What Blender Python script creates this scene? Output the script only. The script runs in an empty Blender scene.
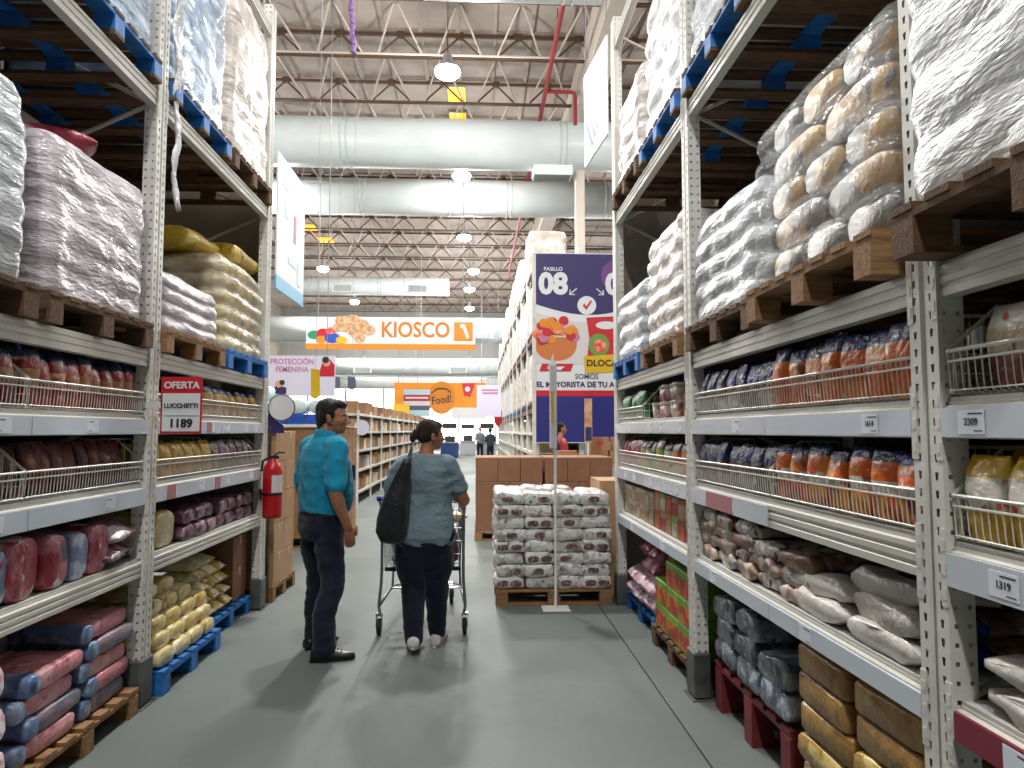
import bpy, math, random
from mathutils import Vector, Matrix, Euler, noise
R = math.radians
scene = bpy.context.scene
COL = scene.collection

# ------------------------------------------------------------------ camera, world, exposure
cam_d = bpy.data.cameras.new('camera'); cam = bpy.data.objects.new('camera', cam_d); COL.objects.link(cam)
cam_d.sensor_width = 36.0; cam_d.lens = 25.3125; cam_d.clip_start = 0.05; cam_d.clip_end = 300
cam.location = (0, 0, 1.55); cam.rotation_euler = (R(90 + 3.735), 0, R(-2.777))
scene.camera = cam
scene.view_settings.view_transform = 'Standard'; scene.view_settings.look = 'None'
scene.view_settings.gamma = 1.0; scene.view_settings.use_curve_mapping = False
scene.view_settings.exposure = -0.15
W = bpy.data.worlds.new('world'); scene.world = W; W.use_nodes = True
W.node_tree.nodes['Background'].inputs[0].default_value = (0.86, 0.94, 1.0, 1)
W.node_tree.nodes['Background'].inputs[1].default_value = 0.035
LAMP_W = 820.0          # watts of one high-bay lamp (each lamp builds its own light)
WINDOW_E = 5.0          # daylight behind the far shop-front glass

# ------------------------------------------------------------------ materials
MATS = {}
def nodes_of(m):
    m.use_nodes = True
    nt = m.node_tree
    return nt, nt.nodes, nt.links, nt.nodes['Principled BSDF']
def setup(p, col, rough, metal=0.0, spec=0.5):
    p.inputs['Base Color'].default_value = (*col, 1); p.inputs['Roughness'].default_value = rough
    p.inputs['Metallic'].default_value = metal; p.inputs['Specular IOR Level'].default_value = spec
def srgb(h):
    h = h.lstrip('#')
    c = [int(h[i:i+2], 16)/255 for i in (0, 2, 4)]
    return tuple(x/12.92 if x <= 0.04045 else ((x+0.055)/1.055)**2.4 for x in c)
def mix_rgb(N, L, fac, a, b):
    n = N.new('ShaderNodeMix'); n.data_type = 'RGBA'
    if isinstance(fac, (int, float)): n.inputs[0].default_value = fac
    else: L.new(fac, n.inputs[0])
    for s, v in ((6, a), (7, b)):
        if isinstance(v, tuple): n.inputs[s].default_value = (*v, 1)
        else: L.new(v, n.inputs[s])
    return n.outputs[2]
def ramp(N, L, fac, p0, p1):
    r = N.new('ShaderNodeMapRange'); r.inputs[1].default_value = p0; r.inputs[2].default_value = p1
    L.new(fac, r.inputs[0]); return r.outputs[0]
def noise_tex(N, L, scale, detail=3, stretch=None, rot=None, coord='Object', rand=True, rough=0.5):
    tc = N.new('ShaderNodeTexCoord'); out = tc.outputs[coord]
    if rand:
        oi = N.new('ShaderNodeObjectInfo'); mu = N.new('ShaderNodeVectorMath'); mu.operation = 'MULTIPLY_ADD'
        cx = N.new('ShaderNodeCombineXYZ')
        for k in range(3): L.new(oi.outputs['Random'], cx.inputs[k])
        mu.inputs[1].default_value = (37.0, 19.0, 53.0); L.new(cx.outputs[0], mu.inputs[0]); L.new(out, mu.inputs[2]); out = mu.outputs[0]
    if stretch or rot:
        mp = N.new('ShaderNodeMapping'); L.new(out, mp.inputs[0])
        if stretch: mp.inputs['Scale'].default_value = stretch
        if rot: mp.inputs['Rotation'].default_value = rot
        out = mp.outputs[0]
    n = N.new('ShaderNodeTexNoise'); n.inputs['Scale'].default_value = scale; n.inputs['Detail'].default_value = detail
    n.inputs['Roughness'].default_value = rough
    L.new(out, n.inputs['Vector']); return n.outputs['Fac']
def bump(N, L, p, h, strength, dist=0.01):
    b = N.new('ShaderNodeBump'); b.inputs['Strength'].default_value = strength; b.inputs['Distance'].default_value = dist
    L.new(h, b.inputs['Height']); L.new(b.outputs[0], p.inputs['Normal'])
def M(name, col=None, rough=0.5, metal=0.0, col2=None, nscale=8.0, lo=0.4, hi=0.62, stretch=None, bumps=0.0, bscale=None, spec=0.5, emit=0.0, detail=3):
    """plain or two-colour procedural material"""
    if name in MATS: return MATS[name]
    m = bpy.data.materials.new(name); nt, N, L, p = nodes_of(m)
    if isinstance(col, str): col = srgb(col)
    if isinstance(col2, str): col2 = srgb(col2)
    setup(p, col, rough, metal, spec)
    if col2:
        f = noise_tex(N, L, nscale, detail, stretch)
        L.new(mix_rgb(N, L, ramp(N, L, f, lo, hi), col, col2), p.inputs['Base Color'])
    if bumps:
        bump(N, L, p, noise_tex(N, L, bscale or nscale*3, 3, stretch), bumps)
    if emit:
        p.inputs['Emission Color'].default_value = (*col, 1); p.inputs['Emission Strength'].default_value = emit
    MATS[name] = m; return m
def MP(name, base, spots, rough=0.36, scale=9.0, bumps=0.5, stretch=None):
    """printed plastic: base colour with patches of further colours [(colour, lo, hi, scale)]"""
    if name in MATS: return MATS[name]
    m = bpy.data.materials.new(name); nt, N, L, p = nodes_of(m)
    base = srgb(base) if isinstance(base, str) else base
    setup(p, base, rough)
    cur = base
    for c, lo, hi, sc in spots:
        c = srgb(c) if isinstance(c, str) else c
        cur = mix_rgb(N, L, ramp(N, L, noise_tex(N, L, sc, 2, stretch), lo, hi), cur, c)
    if spots: L.new(cur, p.inputs['Base Color'])
    p.inputs['Coat Weight'].default_value = 0.1; p.inputs['Coat Roughness'].default_value = 0.15
    bump(N, L, p, noise_tex(N, L, 26.0, 3, None, None), bumps, 0.02)
    MATS[name] = m; return m
def FILM(name, tint='#eef1f3', opac=0.7, lo=0.3, hi=0.7, rough=0.22, scale=5.0):
    """wrinkled stretch film: milky where it folds, clear between"""
    if name in MATS: return MATS[name]
    m = bpy.data.materials.new(name); nt, N, L, p = nodes_of(m)
    setup(p, srgb(tint), rough, 0.0, 0.6)
    tr = N.new('ShaderNodeBsdfTransparent'); mx = N.new('ShaderNodeMixShader')
    f1 = noise_tex(N, L, scale, 5, (1.0, 1.0, 3.4), (0.6, 0.35, 0.0), rough=0.62)
    f = ramp(N, L, f1, lo, hi)
    ad = N.new('ShaderNodeMath'); ad.operation = 'MULTIPLY_ADD'; ad.use_clamp = True
    L.new(f, ad.inputs[0]); ad.inputs[1].default_value = 1.0-opac if opac > 0.5 else 0.5; ad.inputs[2].default_value = opac if opac > 0.5 else max(0, opac-0.15)
    L.new(ad.outputs[0], mx.inputs[0]); L.new(tr.outputs[0], mx.inputs[1]); L.new(p.outputs[0], mx.inputs[2])
    f2 = noise_tex(N, L, 4.6, 4, (0.8, 0.8, 2.6), (0.75, 0.4, 0.3), rough=0.6)
    bump(N, L, p, f2, 0.6, 0.06)
    out = [n for n in N if n.type == 'OUTPUT_MATERIAL'][0]; L.new(mx.outputs[0], out.inputs[0])
    MATS[name] = m; return m

M('white_steel', '#d9d8d2', 0.42, 0.0, '#c9c7bf', 6, 0.45, 0.75)
M('beam_steel', '#cfcdc5', 0.45, 0.0, '#bab7ad', 5, 0.45, 0.8, (1, 0.25, 3))
M('brace_steel', '#b9b6ad', 0.5)
M('guard_steel', '#5d605e', 0.55, 0.2, '#444746', 7)
M('deck_steel', '#c4c4bf', 0.5)
M('strip_plastic', '#ccd3dc', 0.25)
M('strip_blue', '#ccd4df', 0.25)
M('label_paper', '#dfe3ee', 0.5)
M('label_red', '#b2747c', 0.5)
M('label_maroon', '#7a2438', 0.5)
M('ink', '#23252e', 0.6)
M('rear_light_block', '#3a322d', 0.7, 0.0, '#2e2925', 3)  # for the added sheets that close off and darken the rack backs
M('end_board', '#9c9286', 0.8, 0.0, '#8e8579', 2)
M('wood', '#9a7650', 0.8, 0.0, '#775637', 7, 0.35, 0.7, (1, 6, 6), 0.3)
M('wood_dark', '#6d5038', 0.85, 0.0, '#4f3926', 7, 0.35, 0.7, (1, 6, 6), 0.3)
M('blue_paint', '#1f62a8', 0.6, 0.0, '#2b7cc4', 5, 0.4, 0.7, (1, 3, 3), 0.2)
M('red_paint', '#7c2a30', 0.6, 0.0, '#672028', 6)
M('carton', '#a67c58', 0.75, 0.0, '#94694a', 3.5, 0.35, 0.7, None, 0.12)
M('carton_light', '#b89471', 0.75, 0.0, '#a98461', 3.5, 0.35, 0.7, None, 0.12)
M('carton_dark', '#8a6046', 0.75, 0.0, '#7b543c', 3.5, 0.35, 0.7, None, 0.12)
M('tape', '#bfa078', 0.35)
M('wire_white', '#d8d6ce', 0.35)
M('rubber', '#1c1c1e', 0.7)
M('chrome', '#b8bcc2', 0.22, 0.9)
M('white_paint', '#e8e8e6', 0.4)

# ------------------------------------------------------------------ mesh helpers
class MB:
    def __init__(s): s.v = []; s.f = []; s.m = []
    def add(s, vs, fs, mi=0):
        o = len(s.v); s.v += [tuple(v) for v in vs]; s.f += [tuple(i+o for i in f) for f in fs]
        s.m += [mi]*len(fs) if isinstance(mi, int) else list(mi)
        return s
    def box(s, x0, x1, y0, y1, z0, z1, mi=0):
        if x0 > x1: x0, x1 = x1, x0
        if y0 > y1: y0, y1 = y1, y0
        if z0 > z1: z0, z1 = z1, z0
        return s.add([(x0,y0,z0),(x1,y0,z0),(x1,y1,z0),(x0,y1,z0),(x0,y0,z1),(x1,y0,z1),(x1,y1,z1),(x0,y1,z1)],
              [(0,3,2,1),(4,5,6,7),(0,1,5,4),(1,2,6,5),(2,3,7,6),(3,0,4,7)], mi)
    def cbox(s, x0, x1, y0, y1, z0, z1, c=0.004, mi=0):
        """box with chamfered edges"""
        vs = []; idx = {}
        xs = (x0, x1); ys = (y0, y1); zs = (z0, z1); sg = (1, -1)
        for i in range(2):
            for j in range(2):
                for k in range(2):
                    for a in range(3):
                        p = [xs[i]+sg[i]*c, ys[j]+sg[j]*c, zs[k]+sg[k]*c]
                        p[a] = (xs[i], ys[j], zs[k])[a]
                        idx[i,j,k,a] = len(vs); vs.append(tuple(p))
        f = []
        for a in range(3):
            b, c2 = (a+1) % 3, (a+2) % 3
            for t in range(2):
                q = []
                for (u, w) in ((0,0),(1,0),(1,1),(0,1)):
                    d = [0,0,0]; d[a] = t; d[b] = u; d[c2] = w; q.append(idx[d[0],d[1],d[2],a])
                f.append(tuple(q if t else q[::-1]))
            for t in range(2):
                for u in range(2):   # edge along a: b=t, c2=u
                    d0 = [0,0,0]; d0[a] = 0; d0[b] = t; d0[c2] = u; d1 = d0[:]; d1[a] = 1
                    q = [idx[d0[0],d0[1],d0[2],b], idx[d1[0],d1[1],d1[2],b], idx[d1[0],d1[1],d1[2],c2], idx[d0[0],d0[1],d0[2],c2]]
                    f.append(tuple(q if (t ^ u) else q[::-1]))
        for i in range(2):
            for j in range(2):
                for k in range(2):
                    q = [idx[i,j,k,0], idx[i,j,k,1], idx[i,j,k,2]]
                    f.append(tuple(q if (i+j+k) % 2 else q[::-1]))
        return s.add(vs, f, mi)
    def loft(s, rings, cap0=True, cap1=True, mi=0, closed=True):
        n = len(rings[0]); vs = [p for r in rings for p in r]; f = []; ml = []
        for i in range(len(rings)-1):
            for j in range(n if closed else n-1):
                k = (j+1) % n
                f.append((i*n+j, i*n+k, (i+1)*n+k, (i+1)*n+j)); ml.append(mi if isinstance(mi, int) else mi[i])
        if cap0: f.append(tuple(range(n-1, -1, -1))); ml.append(mi if isinstance(mi, int) else mi[0])
        if cap1: f.append(tuple((len(rings)-1)*n+j for j in range(n))); ml.append(mi if isinstance(mi, int) else mi[-1])
        return s.add(vs, f, ml)
    def tube(s, pts, r, n=8, mi=0, cap=True, up=None):
        pts = [Vector(p) for p in pts]; rr = r if isinstance(r, (list, tuple)) else [r]*len(pts)
        T = []
        for i in range(len(pts)):
            a = pts[max(0, i-1)]; b = pts[min(len(pts)-1, i+1)]; T.append((b-a).normalized())
        u = Vector(up) if up else (Vector((0,0,1)) if abs(T[0].z) < 0.9 else Vector((1,0,0)))
        rings = []
        for i, p in enumerate(pts):
            u = (u - T[i]*u.dot(T[i])).normalized(); w = T[i].cross(u)
            q = rr[i]; qa, qb = q if isinstance(q, (list, tuple)) else (q, q)
            rings.append([tuple(p + u*math.cos(2*math.pi*k/n)*qa + w*math.sin(2*math.pi*k/n)*qb) for k in range(n)])
        return s.loft(rings, cap, cap, mi)
    def ell(s, c, r, n=16, m=10, mi=0, rot=None):
        rings = []
        c = Vector(c); rot = rot or Matrix.Identity(3)
        for i in range(m+1):
            a = -math.pi/2 + math.pi*i/m; ca = max(math.cos(a), 0.02)
            rings.append([tuple(c + rot @ Vector((r[0]*ca*math.cos(2*math.pi*k/n), r[1]*ca*math.sin(2*math.pi*k/n), r[2]*math.sin(a)))) for k in range(n)])
        return s.loft(rings, True, True, mi)
    def prism(s, poly, axis, a0, a1, mi=0):
        """poly: 2-D points; axis 0 -> (y,z), 1 -> (x,z), 2 -> (x,y)"""
        def P(p, a): return (a, p[0], p[1]) if axis == 0 else ((p[0], a, p[1]) if axis == 1 else (p[0], p[1], a))
        return s.loft([[P(p, a0) for p in poly], [P(p, a1) for p in poly]], True, True, mi)
    def mesh(s, name, mats, smooth=False):
        me = bpy.data.meshes.new(name); me.from_pydata(s.v, [], s.f); me.update()
        for m in (mats if isinstance(mats, (list, tuple)) else [mats]): me.materials.append(MATS[m] if isinstance(m, str) else m)
        if any(s.m): me.polygons.foreach_set('material_index', s.m)
        if smooth: me.polygons.foreach_set('use_smooth', [True]*len(me.polygons))
        return me
    def build(s, name, mats, parent=None, smooth=False, world=True):
        return put(s.mesh(name, mats, smooth), name, parent, world=world)
def wmat(o):
    m = Matrix.LocRotScale(o.location, o.rotation_euler, o.scale)
    return wmat(o.parent) @ o.matrix_parent_inverse @ m if o.parent else m
def put(me, name, parent=None, loc=(0,0,0), rot=(0,0,0), scale=None, world=False):
    """link a mesh; with world=True its vertices are in world space although it hangs under a (turned) parent"""
    o = bpy.data.objects.new(name, me); COL.objects.link(o)
    o.location = loc; o.rotation_euler = rot
    if scale: o.scale = scale if isinstance(scale, tuple) else (scale,)*3
    if parent:
        o.parent = parent
        if world:
            o.matrix_parent_inverse = wmat(parent).inverted()
    return o
ORD = ['first', 'second', 'third', 'fourth', 'fifth', 'sixth', 'seventh', 'eighth', 'ninth', 'tenth', 'eleventh', 'twelfth']
def tag(o, label=None, cat=None, group=None, kind=None):
    if label: o['label'] = label
    if cat: o['category'] = cat
    if group: o['group'] = group
    if kind: o['kind'] = kind
    return o
def thing(name, label, cat, loc=(0,0,0), rz=0.0, group=None, kind=None, rot=None):
    o = bpy.data.objects.new(name, None); COL.objects.link(o); o.location = loc; o.rotation_euler = rot or (0,0,rz); o.empty_display_size = 0.1
    return tag(o, label, cat, group, kind)
def text_mesh(txt, size, align='CENTER', ext=0.001, bold=0.0, squeeze=1.0):
    """lettering as a mesh in the x-z plane facing -y"""
    c = bpy.data.curves.new('lettering', 'FONT'); c.body = txt; c.size = size; c.align_x = align; c.align_y = 'CENTER'
    c.extrude = ext; c.offset = bold; c.resolution_u = 3
    o = bpy.data.objects.new('lettering', c); COL.objects.link(o)
    dg = bpy.context.evaluated_depsgraph_get(); me = bpy.data.meshes.new_from_object(o.evaluated_get(dg))
    bpy.data.objects.remove(o); me.transform(Matrix.Rotation(R(90), 4, 'X') @ Matrix.Diagonal((squeeze, 1, 1, 1)))
    return me
def letters(txt, size, mat, parent, loc, rot=(0,0,0), align='CENTER', bold=0.0, squeeze=1.0, name='lettering', ext=0.001):
    me = text_mesh(txt, size, align, ext, bold, squeeze); me.materials.clear(); me.materials.append(MATS[mat])
    return put(me, name, parent, loc, rot)
# ------------------------------------------------------------------ the hall
def concrete():
    m = bpy.data.materials.new('concrete'); nt, N, L, p = nodes_of(m); setup(p, (0.1,0.1,0.1), 0.4)
    a = noise_tex(N, L, 0.55, 6, None, None, 'Object', True, 0.6); b = noise_tex(N, L, 9.0, 6, None, None, 'Object', True, 0.7)
    c1 = mix_rgb(N, L, ramp(N, L, a, 0.3, 0.7), srgb('#5f6664'), srgb('#737a77'))
    c2 = mix_rgb(N, L, ramp(N, L, b, 0.35, 0.8), c1, srgb('#676e6b'))
    L.new(c2, p.inputs['Base Color'])
    L.new(ramp2(N, L, a, 0.3, 0.75, 0.46, 0.66), p.inputs['Roughness']); p.inputs['Specular IOR Level'].default_value = 0.3
    bump(N, L, p, b, 0.08); MATS['concrete'] = m
def ramp2(N, L, f, a, b, c, d):
    r = N.new('ShaderNodeMapRange'); L.new(f, r.inputs[0])
    for k, v in enumerate((a, b, c, d)): r.inputs[1+k].default_value = v
    return r.outputs[0]
concrete()
M('joint_filler', '#4c4f4c', 0.8)
M('roof_deck', '#a89d95', 0.8, 0.0, '#9b9088', 1.5)
M('steel_beige', '#9a8a7c', 0.6)
M('steel_pale', '#c2b8ae', 0.6)
M('steel_brown', '#5e4636', 0.6)
M('steel_red', '#8d2b2f', 0.5)
M('hall_wall', '#b9b1a6', 0.85, 0.0, '#aaa298', 1.0)
M('grey_wall', '#a9abaa', 0.85)
M('duct_skin', '#dde5e6', 0.38, 0.0, '#d3dbdd', 0.7)
M('duct_seam', '#c2cbcd', 0.4)
M('grille', '#8d9493', 0.5)
M('lamp_housing', '#cfd2d2', 0.4)
M('lamp_lens', '#fffdf6', 0.3, emit=40.0)
M('skylight_amber', '#ffb21a', 0.4, emit=1.6)
M('daylight_glass', '#fffdf8', 0.2, emit=WINDOW_E)
M('sign_white', '#e9eaee', 0.4)

fl = tag(MB().box(-16, 14, -6, 62, -0.06, -0.02).build('floor', 'joint_filler'), kind='structure')
fl['label'] = 'smooth grey concrete warehouse floor with straight joints'
xs = [-16, -9.3, -4.9, 1.09, 6.9, 14]; ys = [-6, 9.0, 20.0, 31.0, 46.0, 62]
for i in range(len(xs)-1):
    for j in range(len(ys)-1):
        MB().cbox(xs[i]+0.004, xs[i+1]-0.004, ys[j]+0.004, ys[j+1]-0.004, -0.02, 0.0, 0.003).build('slab', 'concrete', fl)
ce = tag(MB().box(-22, 18, -2, 62, 11.35, 11.5).build('ceiling', 'roof_deck'), kind='structure'); ce['label'] = 'beige corrugated metal roof deck'
# ribs of the roof deck, running along the hall
rib = MB().box(-0.05, 0.05, 6, 60, 11.28, 11.35).mesh('deck_rib', 'roof_deck')
for k in range(30): put(rib, 'deck_rib', ce, (-14+k*0.9, 0, 0))
for nm, a in (('wall_right', (13.6, 13.9, -6, 62, 0, 11.4)), ('wall_left', (-16, -15.7, -6, 62, 0, 11.4))):
    tag(MB().box(*a).build(nm, 'hall_wall'), kind='structure')
wb = MB(); wb.box(-16, 14, 58, 58.4, 5.3, 11.4); wb.box(-16, 14, 58, 58.4, 0, 0.5)
wb.box(4.5, 14, 58, 58.4, 0.5, 5.3)
wb = tag(wb.build('wall_back', 'grey_wall'), kind='structure'); wb['label'] = 'grey back wall above the bright shop front windows'
# shop-front glazing, one window per bay with mullions
M('mullion', '#c9ccd0', 0.4)
for k in range(7):
    x0 = -16.5 + k*3.0
    w = thing('window_%d' % (k+1), None, None, (x0+1.5, 58.1, 0.5), kind='structure')
    MB().box(x0+0.05, x0+2.95, 58.12, 58.16, 0.5, 5.3).build('pane', 'daylight_glass', w)
    fr = MB(); fr.box(x0-0.05, x0+0.05, 58.0, 58.12, 0.5, 5.3); fr.box(x0+2.95, x0+3.05, 58.0, 58.12, 0.5, 5.3)
    fr.box(x0+0.05, x0+2.95, 58.0, 58.12, 2.6, 2.68); fr.box(x0+0.05, x0+2.95, 58.0, 58.12, 0.5, 0.56); fr.box(x0+0.05, x0+2.95, 58.0, 58.12, 5.24, 5.3)
    fr.build('frame', 'mullion', w)
# girder and column on the right
tag(MB().cbox(2.62, 3.2, -2, 60, 10.15, 11.3, 0.02).build('roof_girder', 'steel_pale'), 'long pale beige girder under the roof on the right', 'girder', kind='structure')
col = thing('column', 'pale grey hall column rising behind the purple aisle banner', 'column', (2.9, 20, 0), kind='structure')
MB().cbox(2.77, 3.03, 19.87, 20.13, 0.02, 10.15, 0.015).build('shaft', 'steel_pale', col); MB().box(2.65, 3.15, 19.75, 20.25, 0, 0.02).build('base_plate', 'guard_steel', col)
MB().box(2.67, 3.13, 19.77, 20.23, 9.9, 10.15).build('capital', 'steel_pale', col)

# roof joists: top and bottom chord, V webs with node plates, raking bridging rods
PITCH = 1.45
jm_top = MB().box(-13, 13, -0.035, 0.035, 0.55, 0.62).mesh('top_chord', 'steel_brown')
jb = MB(); jb.box(-13, 13, -0.06, -0.015, 0, 0.045); jb.box(-13, 13, 0.015, 0.06, 0, 0.045); jm_bot = jb.mesh('bottom_chord', 'steel_brown')
def strut(p, q, r, mat, name):
    return MB().tube([p, q], r, 6).mesh(name, mat)
web_a = strut((0, 0, 0.57), (0.56, 0, 0.03), 0.026, 'steel_brown', 'web'); web_b = strut((0, 0, 0.57), (-0.56, 0, 0.03), 0.026, 'steel_brown', 'web')
plate = MB().box(-0.09, 0.09, -0.05, 0.05, 0.50, 0.66).mesh('node_plate', 'steel_brown')
rod_a = strut((0.56, 0, 0.03), (0.05, -1.15, 0.68), 0.024, 'steel_pale', 'bridging_rod'); rod_b = strut((-0.56, 0, 0.03), (-0.05, -1.15, 0.68), 0.024, 'steel_pale', 'bridging_rod')
purl = MB().box(-13, 13, -0.10, 0.10, 0.66, 0.80).mesh('purlin', 'steel_beige')
JY = [14.75, 17.15, 19.6, 22.0, 24.6, 27.2, 29.8, 32.4, 35.0, 37.6, 40.4, 43.2, 46.0, 49.0, 52.0, 55.0]
for n, y in enumerate(JY):
    near = n < 11
    where = ['first roof joist, cut by the top edge of the photo', 'second roof joist back, just in front of the bright lamp', 'roof joist right above the nearest big white duct'][n] if n < 3 else 'roof joist number %d from the front, beyond the first white duct' % (n+1)
    t = thing('roof_joist', 'brown lattice ' + where, 'joist', (0, y, 10.65), group='lattice roof joists', kind='structure')
    put(jm_top, 'top_chord', t); put(jm_bot, 'bottom_chord', t); put(purl, 'purlin', t)
    x = -8.2 + (n % 2)*0.5
    while x < 5.0:
        put(web_a, 'web', t, (x, 0, 0)); put(web_b, 'web', t, (x, 0, 0)); put(plate, 'node_plate', t, (x, 0, 0))
        if near: put(rod_a, 'bridging_rod', t, (x, 0, 0)); put(rod_b, 'bridging_rod', t, (x, 0, 0))
        x += PITCH
# slim white conduit across
tag(MB().tube([(-10, 16.6, 10.45), (6, 16.6, 10.45)], 0.03, 6).build('conduit', 'steel_pale'), 'thin white conduit strung across below the near joists', 'conduit')
# amber rooflights
for k, (x, y) in enumerate(((-0.62, 20.35), (-0.62, 22.0))):
    s = thing('rooflight', ['square amber rooflight behind the brightest lamp', 'amber rooflight half hidden by the nearest duct'][k], 'rooflight', (x, y, 11.26), group='amber rooflights')
    MB().box(x-0.25, x+0.25, y-0.5, y+0.5, 11.275, 11.295).build('panel', 'skylight_amber', s)
    f = MB(); f.box(x-0.29, x-0.25, y-0.55, y+0.55, 11.26, 11.35); f.box(x+0.25, x+0.29, y-0.55, y+0.55, 11.26, 11.35)
    f.box(x-0.25, x+0.25, y-0.55, y-0.5, 11.26, 11.35); f.box(x-0.25, x+0.25, y+0.5, y+0.55, 11.26, 11.35); f.build('frame', 'steel_beige', s)
for k in range(5):
    x, y = -9.2+k*0.35, 27.5+k*2.3
    s = thing('rooflight', 'amber rooflight, %s of the row at far left' % ORD[k], 'rooflight', (x, y, 11.26), group='amber rooflights')
    MB().box(x-0.4, x+0.4, y-0.5, y+0.5, 11.275, 11.295).build('panel', 'skylight_amber', s)
# red fire pipe with branch
fp = thing('fire_pipe', 'red sprinkler pipe running along under the roof at right', 'pipe', (1.72, 14, 10.2))
MB().tube([(1.72, 8, 10.2), (1.72, 40, 10.2)], 0.055, 10).build('main', 'steel_red', fp)
MB().tube([(1.72, 17.8, 10.2), (2.40, 17.8, 10.2), (2.46, 17.8, 10.17), (2.48, 17.8, 10.1), (2.48, 17.8, 9.35)], 0.05, 10).build('branch', 'steel_red', fp)
for y in (10.5, 15.0, 19.5, 25.5): MB().tube([(1.72, y, 10.2), (1.72, y, 10.7)], 0.012, 6).build('hanger', 'steel_brown', fp)
# violet garland hanging at upper left
M('garland', '#8a55a8', 0.5, 0, '#b08cc8', 20)
g = MB(); gp = [(-2.56+0.012*math.sin(k*0.9)+0.004*k, 13.9, 10.7-0.068*k) for k in range(26)]
g.tube(gp, [0.04+0.022*(k % 2) for k in range(26)], 7); tag(g.build('garland', 'garland'), 'violet tinsel garland hanging from the near joist', 'garland')

# big round ducts across the hall
def duct(x0, x1, y, z, r, label, rings, grilles, caps=(True, True)):
    t = thing('air_duct', label, 'duct', ((x0+x1)/2, y, z), group='white round air ducts', kind='structure')
    n = 40
    b = MB(); b.loft([[(x, y+r*math.cos(2*math.pi*k/n), z+r*math.sin(2*math.pi*k/n)) for k in range(n)] for x in (x0, x1)], caps[0], caps[1])
    o = b.build('shell', 'duct_skin', t, True)
    sm = [len(p.vertices) == 4 for p in o.data.polygons]; o.data.polygons.foreach_set('use_smooth', sm)
    for x in rings:
        for dx in (0, 0.16):
            q = MB(); q.loft([[(x+dx+e, y+(r+h)*math.cos(2*math.pi*k/n), z+(r+h)*math.sin(2*math.pi*k/n)) for k in range(n)] for e, h in ((-0.022, 0.001), (-0.012, 0.014), (0.012, 0.014), (0.022, 0.001))], False, False)
            q.build('seam', 'duct_seam', t, True)
    for x, down in grilles:
        gb = MB()
        if down:
            gb.box(x-0.55, x+0.55, y-0.28, y+0.28, z-r-0.22, z-r+0.12); o = gb.build('outlet', 'duct_skin', t)
            lb = MB()
            for k in range(8): lb.box(x-0.5, x+0.5, y-0.25+k*0.065, y-0.22+k*0.065, z-r-0.235, z-r-0.22)
            lb.build('grille', 'grille', t)
        else:
            a = R(-25); cy, cz = y-r*math.cos(a), z+r*math.sin(a)
            gb.box(x-0.55, x+0.55, cy-0.06, cy+0.2, cz-0.2, cz+0.2); gb.build('outlet', 'duct_skin', t)
            lb = MB()
            for k in range(6): lb.box(x-0.48, x+0.48, cy-0.075, cy-0.06, cz-0.16+k*0.056, cz-0.125+k*0.056)
            lb.build('grille', 'grille', t)
    for x in rings[::2]:
        MB().box(x+0.07, x+0.09, y-r-0.006, y-r-0.001+0.001, z, z+0.01).build('strap', 'duct_seam', t)
        MB().tube([(x+0.08, y, z+r), (x+0.08, y, 10.66 if z > 8 else 10.66)], 0.012, 6).build('hanger', 'steel_pale', t)
    return t
duct(-9, 9, 19.9, 9.62, 0.69, 'nearest full-width white round duct, the thickest one', [-8, -3.75, 2.3, 4.05, 7.5], [(2.1, True)])
duct(-10, 10, 24.6, 9.62, 0.62, 'second white round duct, just behind the thickest one', [-8, -4.0, -1.0, 1.0, 4.4, 8], [])
duct(-13, -1.6, 40, 9.6, 0.50, 'white duct with two grilles that ends with a cap above the kiosk sign', [-12, -9.3, -5.5, -2.6], [(-7.4, False), (-3.3, False)])
duct(-13.4, 3.2, 37.2, 6.75, 0.66, 'white duct directly behind the hanging kiosk sign', [-11, -7, -3, 0], [(0.25, False)])
duct(-13.4, 6, 46, 5.62, 0.56, 'far white duct low over the orange shop signs', [-12, -8, -4, 0, 3], [(-7.2, False), (-1.2, False)])
duct(-13.4, 6, 52.5, 5.0, 0.42, 'farthest and thinnest white duct near the windows', [-12, -8, -4, 0, 3], [(-1.6, False)])
duct(-0.95, 2.15, 11.85, 9.66, 0.69, 'short white duct whose underside peeks in at the top edge', [1.5], [])

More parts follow.
